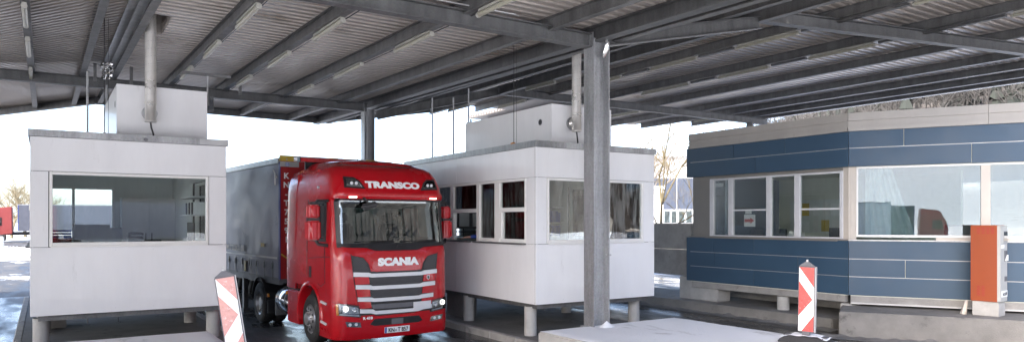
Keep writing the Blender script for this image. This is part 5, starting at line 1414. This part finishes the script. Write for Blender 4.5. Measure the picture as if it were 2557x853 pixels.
LB().box(-w2-.034, -w2-.029, 1.0, 1.25, 1.88, 1.97).build('sticker', M['yellow'], trailer)
text_mesh('website_lettering', 'www.transco.eu', .30, ML @ frame_matrix((-w2-.035, 4.55, 1.74), (0, -1, 0), (0, 0, 1)), M['tarp_letter'], trailer, .001, .008, sx=1.0)
def rag_(u, v): return (-w2-.03, .22+u*.10+.03*math.sin(v*6), 3.35+v*.4)
LB().tube([(-w2-.03, .35, 3.70), (-w2-.03, .25, 3.62), (-w2-.03, .24, 3.35)], .016, 5).tube([(-w2-.03, .25, 3.60), (-w2-.03, .13, 3.52)], .014, 5).build('peeling_tape', M['off_white'], trailer)
LB().tube([(-w2+.03, -.006, 1.74), (-w2+.22, -.006, 1.60)], .022, 4).build('yellow_stripe', M['yellow'], trailer)
LB().box(-w2, w2, .0, L_, z1-.012, z1+.004).build('roof', M['trim'], trailer)
LB().box(-w2+.1, w2-.1, .05, L_, z0-.10, z0-.01).build('floor', M['grey_plastic'], trailer)
LB().box(-w2, w2, L_, L_+.05, z0, z1).build('rear_doors', M['off_white'], trailer)
for s in (-1, 1):
    LB().box(min(s*.5, s*.62), max(s*.5, s*.62), .6, L_-.3, z0-.32, z0-.10).build('chassis_rail', M['black'], trailer)
    LB().box(min(s*.85, s*.97), max(s*.85, s*.97), 3.6, 3.75, .12, z0-.1).build('landing_leg', M['galv_dark'], trailer)
    LB().box(min(s*.82, s*1.0), max(s*.82, s*1.0), 3.55, 3.8, .0, .12).build('landing_foot', M['galv_dark'], trailer)
    for y in (8.0, 9.3, 10.6):
        wheel(ML, s*1.05, y, .50, .34, s, trailer)
# ================================================================== PEOPLE
def skin_body(name, joints, edges, mat, parent, root=0, sub=1):
    inv = root_matrix(parent).inverted()
    me = bpy.data.meshes.new(name)
    names = list(joints); idx = {n: i for i, n in enumerate(names)}
    me.from_pydata([inv @ Vector(joints[n][0]) for n in names], [(idx[a], idx[b]) for a, b in edges], [])
    o = bpy.data.objects.new(name, me); COL.objects.link(o); o.parent = parent
    sk = o.modifiers.new('skin', 'SKIN'); sk.use_smooth_shade = True
    d = me.skin_vertices[0].data
    for n in names:
        r = joints[n][1]; d[idx[n]].radius = r if isinstance(r, tuple) else (r, r); d[idx[n]].use_root = (n == names[root])
    ss = o.modifiers.new('smooth', 'SUBSURF'); ss.levels = sub; ss.render_levels = sub
    me.materials.append(mat)
    return o

def person(label, base, pel, facing, arms, seated=True, cloth='cloth_blue', hair='hair', legs='cloth_dark', lean=0.1, hand=None):
    """upright torso on pelvis point pel; facing = unit vector; arms = ((elbowL, wristL), (elbowR, wristR)) as world points"""
    p = thing('person', label, 'person', base)
    F = Vector(facing).normalized(); U = Vector((0, 0, 1)); Sd = F.cross(U)          # Sd = person's right
    pel = Vector(pel)
    def at(f, r, u): return pel + F*f + Sd*r + U*u
    J = {'pelvis': (pel, (.15, .12)), 'waist': (at(lean*.3, 0, .16), (.13, .105)), 'chest': (at(lean*.8, 0, .36), (.165, .115)), 'upper': (at(lean, 0, .46), (.13, .09)),
         'neck': (at(lean+.02, 0, .56), (.052, .052)), 'jaw': (at(lean+.06, 0, .63), (.06, .065)), 'face': (at(lean+.05, 0, .70), (.078, .095)), 'crown': (at(lean+.03, 0, .78), (.065, .08)), 'nose': (at(lean+.15, 0, .69), (.012, .012))}
    E_ = [('pelvis', 'waist'), ('waist', 'chest'), ('chest', 'upper'), ('upper', 'neck'), ('neck', 'jaw'), ('jaw', 'face'), ('face', 'crown'), ('face', 'nose')]
    C = {'pelvis': (J['pelvis'][0], (.165, .135)), 'waist': (J['waist'][0], (.15, .125)), 'chest': (J['chest'][0], (.18, .135)), 'upper': (at(lean, 0, .47), (.145, .105)), 'collar': (at(lean+.015, 0, .535), (.066, .066))}
    CE = [('pelvis', 'waist'), ('waist', 'chest'), ('chest', 'upper'), ('upper', 'collar')]
    for k, (s, (el, wr)) in enumerate(zip((-1, 1), arms)):
        n = 'LR'[k]; el = Vector(el); wr = Vector(wr); sh_ = at(lean, s*.19, .45)
        J['sh'+n] = (sh_, .062); J['el'+n] = (el, .043); J['wr'+n] = (wr, .029)
        E_ += [('upper', 'sh'+n), ('sh'+n, 'el'+n), ('el'+n, 'wr'+n)]
        C['sh'+n] = (sh_, .078); C['el'+n] = (el, .058); C['cu'+n] = (el.lerp(wr, .9), .045)
        CE += [('upper', 'sh'+n), ('sh'+n, 'el'+n), ('el'+n, 'cu'+n)]
        d = (wr-el).normalized(); sd_ = d.cross(U); sd_ = sd_.normalized() if sd_.length > .1 else Sd; up = sd_.cross(d)
        J['pa'+n] = (wr + d*.055, (.036, .018)); E_.append(('wr'+n, 'pa'+n))
        for q, (off, ln) in enumerate(((-.03, .07), (-.01, .08), (.01, .075), (.03, .06))):
            a = wr + d*.09 + sd_*off; J[f'f{q}a{n}'] = (a, .010); J[f'f{q}b{n}'] = (a + d*ln*.6 - up*.012, .0085); J[f'f{q}c{n}'] = (a + d*ln*.9 - up*.035, .0075)
            E_ += [('pa'+n, f'f{q}a{n}'), (f'f{q}a{n}', f'f{q}b{n}'), (f'f{q}b{n}', f'f{q}c{n}')]
        a = wr + d*.04 - sd_*.045*s; J['ta'+n] = (a, .012); J['tb'+n] = (a + d*.045 - sd_*.015*s - up*.012, .009)
        E_ += [('wr'+n, 'ta'+n), ('ta'+n, 'tb'+n)]
    for k, s in enumerate((-1, 1)):
        n = 'LR'[k]; hp = at(.03, s*.10, -.03)
        if seated: kn = at(.46, s*.13, -.02); an = at(.46, s*.13, -.40); to = at(.62, s*.13, -.44)
        else: kn = at(.03, s*.11, -.45); an = at(-.01, s*.12, -.85); to = at(.15, s*.13, -.89)
        J['hp'+n] = (hp, .085); J['kn'+n] = (kn, .06); J['an'+n] = (an, .042); J['to'+n] = (to, (.045, .03))
        E_ += [('pelvis', 'hp'+n), ('hp'+n, 'kn'+n), ('kn'+n, 'an'+n), ('an'+n, 'to'+n)]
        C2 = {'a': (hp, .10), 'b': (kn, .075), 'c': (an, .06)}
        skin_body('trouser_leg', C2, [('a', 'b'), ('b', 'c')], M[legs], p)
        MB().tube([an - U*.02, an.lerp(to, .5) - U*.015, to], [.05, .052, .045], 8).build('shoe', M['black'], p, smooth=True)
    skin_body('body', J, E_, M['skin'], p)
    skin_body('jacket', C, CE, M[cloth], p)
    hc = at(lean+.015, 0, .765)
    MB().grid(lambda u, v: tuple(hc + F*(.112*math.cos(u*2*math.pi)*math.sin(v*1.75)) + Sd*(.09*math.sin(u*2*math.pi)*math.sin(v*1.75)) + U*(.085*math.cos(v*1.75) - (.05 if math.cos(u*2*math.pi) < .2 else 0)*v)), 18, 8).build('hair', M[hair], p, smooth=True, fix=False)
    for s in (-1, 1):
        MB().lathe([(0, .012), (.009, .008), (.012, 0)], at(lean+.13, s*.032, .71), F, 8).build('eye', M['black'], p)
        MB().lathe([(0, .02), (.016, .015), (.024, 0)], at(lean+.04, s*.082, .69), Sd*s, 8).build('ear', M['skin'], p)
    MB().tube([at(lean+.135, -.025, .645), at(lean+.142, 0, .643), at(lean+.135, .025, .645)], .006, 5).build('mouth', M['cloth_red'], p)
    return p
# clerk at the open service window, arm held out with papers
Fc = (-1, .1, 0)
person('clerk in a blue jacket inside the middle booth reaching papers out of the window', (9.0, 14.0, .95), (9.05, 14.05, 1.73), Fc,
       (((8.78, 14.42, 1.98), (8.70, 14.30, 2.05)), ((8.72, 14.32, 2.17), (8.33, 14.62, 2.13))), True, 'cloth_blue')
office_chair(9.12, 14.05, 1.12, R(90), 'dark office chair under the clerk in the middle booth')
pp_ = thing('paper_slip', 'pale blue papers held out of the service window', 'papers', (8.1, 14.8, 2.13))
MB().obox((8.13, 14.80, 2.135), (.10, .30, .006), (R(4), 0, R(48))).build('sheet', M['paper_blue'], pp_)
MB().obox((8.12, 14.81, 2.145), (.09, .28, .004), (R(6), 0, R(44))).build('sheet', M['paper'], pp_)
# officer in dark clothes with reflective bands
of = person('officer in dark clothes with bright reflective bands behind the right sash of the middle booth', (9.3, 12.9, .95), (9.35, 12.95, 1.88), (-1, -.15, 0),
       (((9.2, 12.65, 2.10), (9.0, 12.75, 2.12)), ((9.2, 13.25, 2.10), (9.02, 13.1, 2.12))), False, 'cloth_dark')
for z in (2.32, 2.46):
    for k, (a, b) in enumerate(((-.13, -.05), (-.04, .04), (.05, .13))):
        MB().box(9.155, 9.165, 12.95+a, 12.95+b, z+k*.012, z+.055+k*.012).build('reflective_band', M['hivis'], of)
# driver
q = lambda x, y, z: MT @ Vector((x, y, z))
fd = (MT.to_3x3() @ Vector((0, -1, 0)))
person('driver in a dark jacket behind the truck windscreen', tuple(q(.55, 1.2, 1.3)), tuple(q(.55, 1.22, 1.86)), tuple(fd), ((q(.90, .98, 2.05), q(.74, .78, 2.13)), (q(.24, .98, 2.06), q(.36, .78, 2.12))), True, 'cloth_dark')
# office worker
person('dark-haired office worker at the desk behind the lane window of the blue building', (17.0, 10.45, .95), (17.15, 10.45, 1.50), (-1, -.1, 0),
       (((16.95, 10.2, 1.80), (16.75, 10.35, 1.93)), ((16.95, 10.75, 1.80), (16.75, 10.55, 1.93))), True, 'cloth_dark')
office_chair(17.22, 10.45, .95, R(90), 'dark office chair of the worker in the blue building')

# ================================================================== BACKGROUND
def bare_tree(label, x, y, h, mat, seed, spread=.55, group=None, r0=None, levels=5, lean=(0, 0)):
    rnd = random.Random(seed)
    t = thing('bare_tree', label, 'tree', (x, y, 0), group=group)
    trunk = MB(); crown = MB()
    def grow(p, d, ln, r, lv):
        mb = trunk if lv == 0 else crown
        pts = [p]; rs = [r]; q = p.copy(); dd = d.copy(); k = 3 if lv < 3 else 2
        for i in range(k):
            dd = (dd + Vector((rnd.uniform(-1, 1), rnd.uniform(-1, 1), rnd.uniform(-.4, .8)))*.16).normalized()
            q = q + dd*ln/k; pts.append(q.copy()); rs.append(r*(1-.45*(i+1)/k))
        mb.tube(pts, rs, 6 if lv < 2 else (4 if lv < 4 else 3), False)
        if lv >= levels: return
        n = rnd.randint(3, 4) if lv else rnd.randint(5, 7)
        for i in range(n):
            f = rnd.uniform(.35, 1.0) if lv else rnd.uniform(.45, 1.0)
            b = pts[0].lerp(pts[-1], f) if k < 2 else pts[min(k, int(f*k+.5))]
            ax = Vector((rnd.uniform(-1, 1), rnd.uniform(-1, 1), rnd.uniform(-.1, .9))).normalized()
            nd = (dd*(1-spread) + ax*spread*1.3).normalized()
            grow(b, nd, ln*rnd.uniform(.55, .78), max(.006, r*rnd.uniform(.42, .6)), lv+1)
    grow(Vector((x, y, -.1)), Vector((lean[0], lean[1], 1)).normalized(), h*.42, r0 or h*.022, 0)
    trunk.build('trunk', mat, t, smooth=True); crown.build('crown', mat, t, smooth=False, fix=False)
    return t
Z0 = 0
def dirpt(px, depth):                       # ground point seen at a picture column, at a given depth
    r = proj_ray(px, 552); return r.x*depth, r.y*depth
# trees beyond the lorry park on the left
for k, (px, dp, h, lab) in enumerate(((28, 104, 10.5, 'bare tree behind the red lorry at the far left'), (64, 112, 11.5, 'tall bare tree behind the grey trailer at the far left'), (-30, 108, 9.5, 'bare tree at the left picture edge'), (100, 120, 11, 'bare tree seen through the left booth window'))):
    bare_tree(lab, *dirpt(px, dp), h, M['bark_yellow'], 20+k, .6, 'bare trees beyond the lorry park', levels=5)
bare_tree('bare yellowish tree between middle booth and blue building', *dirpt(1652, 44), 13.0, M['bark_yellow'], 5, .62, levels=5, r0=.12)
bare_tree('thin bare tree behind the middle booth roof', *dirpt(1575, 70), 12.5, M['bark_grey'], 9, .5, levels=5)

# parking apron, kerb and snow bank on the left
struct(MB().box(-70, 12, 58, 58.3, -.1, .16), 'kerb_line', M['concrete'])
def bank(u, v):
    x = -90+u*110; y = 58.3+v*20; return (x, y, .15 + .25*math.sin(v*math.pi)*(.6+.4*noise.noise(Vector((x*.1, y*.2, 0)))))
o = struct(MB().grid(bank, 60, 10), 'snow_bank', M['snow'], smooth=True)
pb = thing('bollard', 'grey bollard on the snow at the left picture edge', 'bollard', (*dirpt(4, 60), .2))
xb, yb = dirpt(4, 60); MB().lathe([(0, 1.05), (.14, 1.03), (.16, .98), (.16, .0)], (xb, yb, .15), (0, 0, 1), 14).build('post', M['concrete_light'], pb, smooth=True)

def lorry(x, y, rz, label, cabmat, boxmat, ln=9.0, group=None):
    """parked lorry in side view: front towards local -x"""
    t = thing('parked_lorry', label, 'lorry', (x, y, 0), rz, group)
    m = Matrix.Translation((x, y, 0)) @ Matrix.Rotation(rz, 4, 'Z')
    def b(): return MB(m)
    b().prism([(-2.3, .55), (-2.35, 1.6), (-2.15, 2.6), (-1.7, 3.55), (-.15, 3.75), (-.1, 1.0), (-.1, .9)], -1.22, 1.22, 'y').build('cab', cabmat, t, bevel=.08, smooth=True)
    for s in (-1, 1): b().prism([(-1.95, 1.75), (-1.85, 2.6), (-1.05, 2.6), (-1.05, 1.75)], s*1.225, s*1.235, 'y').build('side_window', M['glass_mirror'], t)
    b().prism([(-2.37, 1.7), (-2.19, 2.55), (-2.16, 2.55), (-2.34, 1.7)], -1.05, 1.05, 'y').build('windscreen', M['glass_mirror'], t)
    b().box(.35, ln, -1.25, 1.25, 1.15, 3.95).build('load_box', boxmat, t, bevel=.04)
    b().box(.33, .40, -1.26, 1.26, 1.15, 3.97).build('front_frame', M['blue_edge'], t)
    b().box(.32, ln, -1.27, 1.27, 3.90, 4.0).build('roof_rail', M['trim'], t)
    b().box(-2.0, ln-.2, -.5, .5, .75, 1.1).build('chassis', M['black'], t)
    for s in (-1, 1):
        b().box(1.5, ln-3.2, min(s*1.15, s*1.22), max(s*1.15, s*1.22), .55, 1.1).build('side_guard', M['off_white'], t)
        for xx in (-1.2, ln-1.4, ln-2.7):
            w_ = b().lathe([(.28, -.15), (.5, -.14), (.5, .14), (.28, .15)], (xx, s*1.05, .5), (0, 1, 0), 20).build('wheel', M['rubber'], t, smooth=True)
            b().lathe([(.29, -.13), (.1, -.08), (.1, .08), (.29, .13)], (xx, s*1.05, .5), (0, 1, 0), 16).build('rim', M['rim'], w_, smooth=True)
    return t
xl, yl = dirpt(33, 76)
lt = lorry(xl+.1, yl, 0, 'red lorry with grey-blue box parked at the far left', M['lorry_red'], M['lorry_grey'], 9.5)
lt.location.z = .30
ap = struct(MB().box(-60, 16, 78.5, 105, -.1, .29), 'lorry_park', M['asphalt_snow'])

# street lamp far behind the trailer
xs_, ys_ = dirpt(643, 120)
sl = thing('street_lamp', 'thin street lamp far behind the trailer', 'street lamp', (xs_, ys_, 0))
MB().tube([(xs_, ys_, 0), (xs_, ys_, 15.2)], [.14, .09], 8).build('pole', M['galv'], sl); MB().tube([(xs_, ys_, 15.2), (xs_+.8, ys_-.3, 15.5)], .06, 6).build('arm', M['galv'], sl)
MB().obox((xs_+1.0, ys_-.4, 15.5), (.7, .25, .14), (0, 0, R(-20))).build('lamp_head', M['galv'], sl, bevel=.03)

# pale rendered gate pillar building and blue hall behind the right tree
xg, yg = dirpt(1640, 62)
pg = thing('rendered_house', 'pale rendered building with a cornice beside the bare tree', 'building', (xg, yg, 0))
mg = Matrix.Translation((xg, yg, 0)) @ Matrix.Rotation(R(-40), 4, 'Z')
MB(mg).box(-6, .55, 0, 6, 0, 5.3).build('wall', M['off_white'], pg); MB(mg).box(-6.1, .7, -.15, 6.1, 5.31, 5.55).box(-6.05, .62, -.07, 6.05, 4.95, 5.1).build('cornice', M['off_white'], pg)
for k in range(9): MB(mg).box(-6, .57, -.02, 0, .2+k*.55, .55+k*.55).build('stone_course', M['off_white'], pg)
for zz_ in (1.2, 3.2): 
    wn = MB(mg).box(-2.0, -1.2, -.06, -.021, zz_, zz_+1.3).build('window', M['frame'], pg); MB(mg).box(-1.93, -1.27, -.075, -.062, zz_+.07, zz_+1.23).build('pane', M['glass_mirror'], wn)
xh, yh = dirpt(1695, 100)
mh = Matrix.Translation((xh, yh, 0)) @ Matrix.Rotation(R(-43), 4, 'Z')
hl_ = thing('hall', 'blue-walled hall with a pale arched roof behind the bare tree', 'building', (xh, yh, 0))
MB(mh).box(-9, 14, 0, 20, 4.2, 8.5).build('blue_wall', M['sky_blue'], hl_); MB(mh).box(-9, 14, .05, 20, 0, 4.18).build('lower_wall', M['hall_roof'], hl_)
for k in range(23):
    MB(mh).box(-9+k, -8.25+k, -.06, -.005, 2.4, 4.0).build('window', M['glass_mirror'], hl_)
def arch_roof(u, v):
    a = math.pi*u; return tuple(mh @ Vector((2.5-12.5*math.cos(a), -.6+v*22, 8.5+3.4*math.sin(a))))
o = MB().grid(arch_roof, 24, 2).build('roof', M['hall_roof'], hl_, smooth=True, fix=False); o.modifiers.new('thickness', 'SOLIDIFY').thickness = .3
MB(mh).prism([(2.5-12.5*math.cos(math.pi*k/16), 8.5+3.4*math.sin(math.pi*k/16)) for k in range(17)], .0, .2, 'y').build('gable', M['hall_roof'], hl_)
# chain-link fence before the hall
fn_ = thing('chain_link_fence', 'chain-link fence in front of the blue hall', 'fence', (*dirpt(1690, 55), 0))
xf, yf_ = dirpt(1690, 55); mf = Matrix.Translation((xf, yf_, 2.0)) @ Matrix.Rotation(R(-44), 4, 'Z')
for k in range(5): MB(mf).tube([(-4+k*2, 0, -2.0), (-4+k*2, 0, 4.5)], .035, 6).build('post', M['galv'], fn_)
wr_ = MB(mf); s_ = .16
k = -4.0
while k < 4.0:
    wr_.tube([(k, 0, 0), (min(4, k+4.5), 0, min(4.5, 4-k))], .0045, 3, False); wr_.tube([(k, 0, 4.5), (min(4, k+4.5), 0, max(0, 4.5-(4-k)))], .0045, 3, False); k += s_
for k in range(int(4.5/s_)):
    wr_.tube([(-4, 0, k*s_), (-4+4.5-k*s_, 0, 4.5)], .0045, 3, False); wr_.tube([(-4, 0, 4.5-k*s_), (-4+4.5-k*s_, 0, 0)], .0045, 3, False)
o = wr_.build('wire_mesh', M['galv_dark'], fn_, fix=False); o['kind'] = 'stuff'
MB(mf).box(-4.2, 4.2, -.15, .15, -2.05, 0).build('plinth_wall', M['concrete_light'], fn_)

# ---- wooded hills: one on the right, a belt behind the camera (seen in the windows)
def hill_h(x, y):
    h = 0
    r = math.hypot(x, y); az = math.degrees(math.atan2(x, y))
    if r > 140:
        a = max(0, 1-abs((az-78)/34)); h += min(1, (r-140)/230)*66*min(1, a*1.9)
        b_ = max(0, 1-abs((((az-158)+180) % 360-180)/62)); h += min(1, (r-140)/100)*82*min(1, b_*2.2)
        c_ = max(0, 1-abs((((az-246)+180) % 360-180)/60)); h += min(1, max(0, r-330)/280)*62*min(1, c_*2)
    return h + (2*noise.noise(Vector((x*.01, y*.01, 0))) if r > 160 else 0)
def terr(u, v):
    a = R(30 + u*184); r = 139 + v*500; x, y = r*math.sin(a), r*math.cos(a); return (x, y, hill_h(x, y) - .3*(1-v))
struct(MB().grid(terr, 100, 30), 'hills', M['slope'], smooth=True)
def terr2(u, v):
    a = R(214 + u*116); r = 139 + v*500; x, y = r*math.sin(a), r*math.cos(a); return (x, y, hill_h(x, y) - .3*(1-v))
struct(MB().grid(terr2, 60, 30), 'snowy_hills', M['snow_ground'], smooth=True)
def woodland(name, label, n, azr, rr, hr, seed, con, mat=None, dens=9):
    rnd = random.Random(seed); mb = MB(); mc = MB()
    for k in range(n):
        a = R(rnd.uniform(*azr)); r = rnd.uniform(*rr); x, y = r*math.sin(a), r*math.cos(a); z = hill_h(x, y) - .5; h = rnd.uniform(*hr)
        if rnd.random() < con:
            for j in range(6):
                z0 = z + h*(.12+.14*j); w = h*.17*(1-j/6.5)
                n_ = 7; vs_ = [(x+w*rnd.uniform(.6, 1.2)*math.cos(2*math.pi*i/n_), y+w*rnd.uniform(.6, 1.2)*math.sin(2*math.pi*i/n_), z0-rnd.uniform(0, .06)*h) for i in range(n_)] + [(x, y, z0+h*.24)]
                mc.add(vs_, [(i, (i+1) % n_, n_) for i in range(n_)])
        else:
            t = h*.010
            mb.add([(x-t, y, z), (x+t, y, z), (x, y+t*1.5, z), (x, y, z+h*.9)], [(0, 1, 3), (1, 2, 3), (2, 0, 3)])
            for j in range(dens):
                f = rnd.uniform(.25, .85); p = Vector((x, y, z+h*f)); d = Vector((rnd.uniform(-1, 1), rnd.uniform(-1, 1), rnd.uniform(.3, 1.3))).normalized(); L2 = h*rnd.uniform(.18, .36)
                s = d.cross(Vector((rnd.random(), rnd.random(), .3))).normalized()*h*.006
                e = p + d*L2
                mb.add([p-s, p+s, e], [(0, 1, 2)])
                for q_ in range(6):
                    b = p.lerp(e, rnd.uniform(.3, .9)); d2 = (d + Vector((rnd.uniform(-1, 1), rnd.uniform(-1, 1), rnd.uniform(-.4, .8)))).normalized(); s2 = d2.cross(Vector((rnd.random(), .4, rnd.random()))).normalized()*h*.0045
                    mb.add([b-s2, b+s2, b+d2*L2*.55], [(0, 1, 2)])
    o = mb.build(name, mat or M['wood_far'], None, fix=False); tag(o, label, 'woodland', kind='stuff')
    if mc.v:
        o = mc.build('conifers', M['conifer'], None, fix=False); tag(o, 'dark conifers standing in the ' + label, 'woodland', kind='stuff')
woodland('hill_wood', 'bare winter wood on the hill above the blue building', 1500, (50, 84), (240, 400), (13, 20), 4, .08, dens=16)
woodland('hill_wood', 'bare wood on the slope behind the photographer', 1700, (104, 214), (142, 290), (9, 15), 6, .12, dens=10)
# parked and added vehicles behind the viewpoint, mirrored in the office windows
lorry(-27.1, -6.7, R(-59), 'white lorry parked behind the viewpoint', M['off_white'], M['off_white'], 9, 'lorries parked behind the viewpoint')
lorry(-34, -24, R(118), 'red lorry with blue box parked behind the viewpoint', M['red_dull'], M['sky_blue'], 9, 'lorries parked behind the viewpoint')
lorry(-44, -20, R(126), 'blue lorry with orange box parked behind the viewpoint', M['sky_blue'], M['orange_red'], 9, 'lorries parked behind the viewpoint')
lorry(1, -36, R(3), 'added grey lorry behind the viewpoint, blocks mirrored snow', M['red_dull'], M['tarp'], 9, 'lorries parked behind the viewpoint')  # placed to block the snow band mirrored in the left booth window
lorry(14.5, -37, R(2), 'added dark blue lorry behind the viewpoint, blocks mirrored snow', M['sky_blue'], M['lorry_grey'], 9, 'lorries parked behind the viewpoint')  # second lorry of the row blocking that mirrored snow
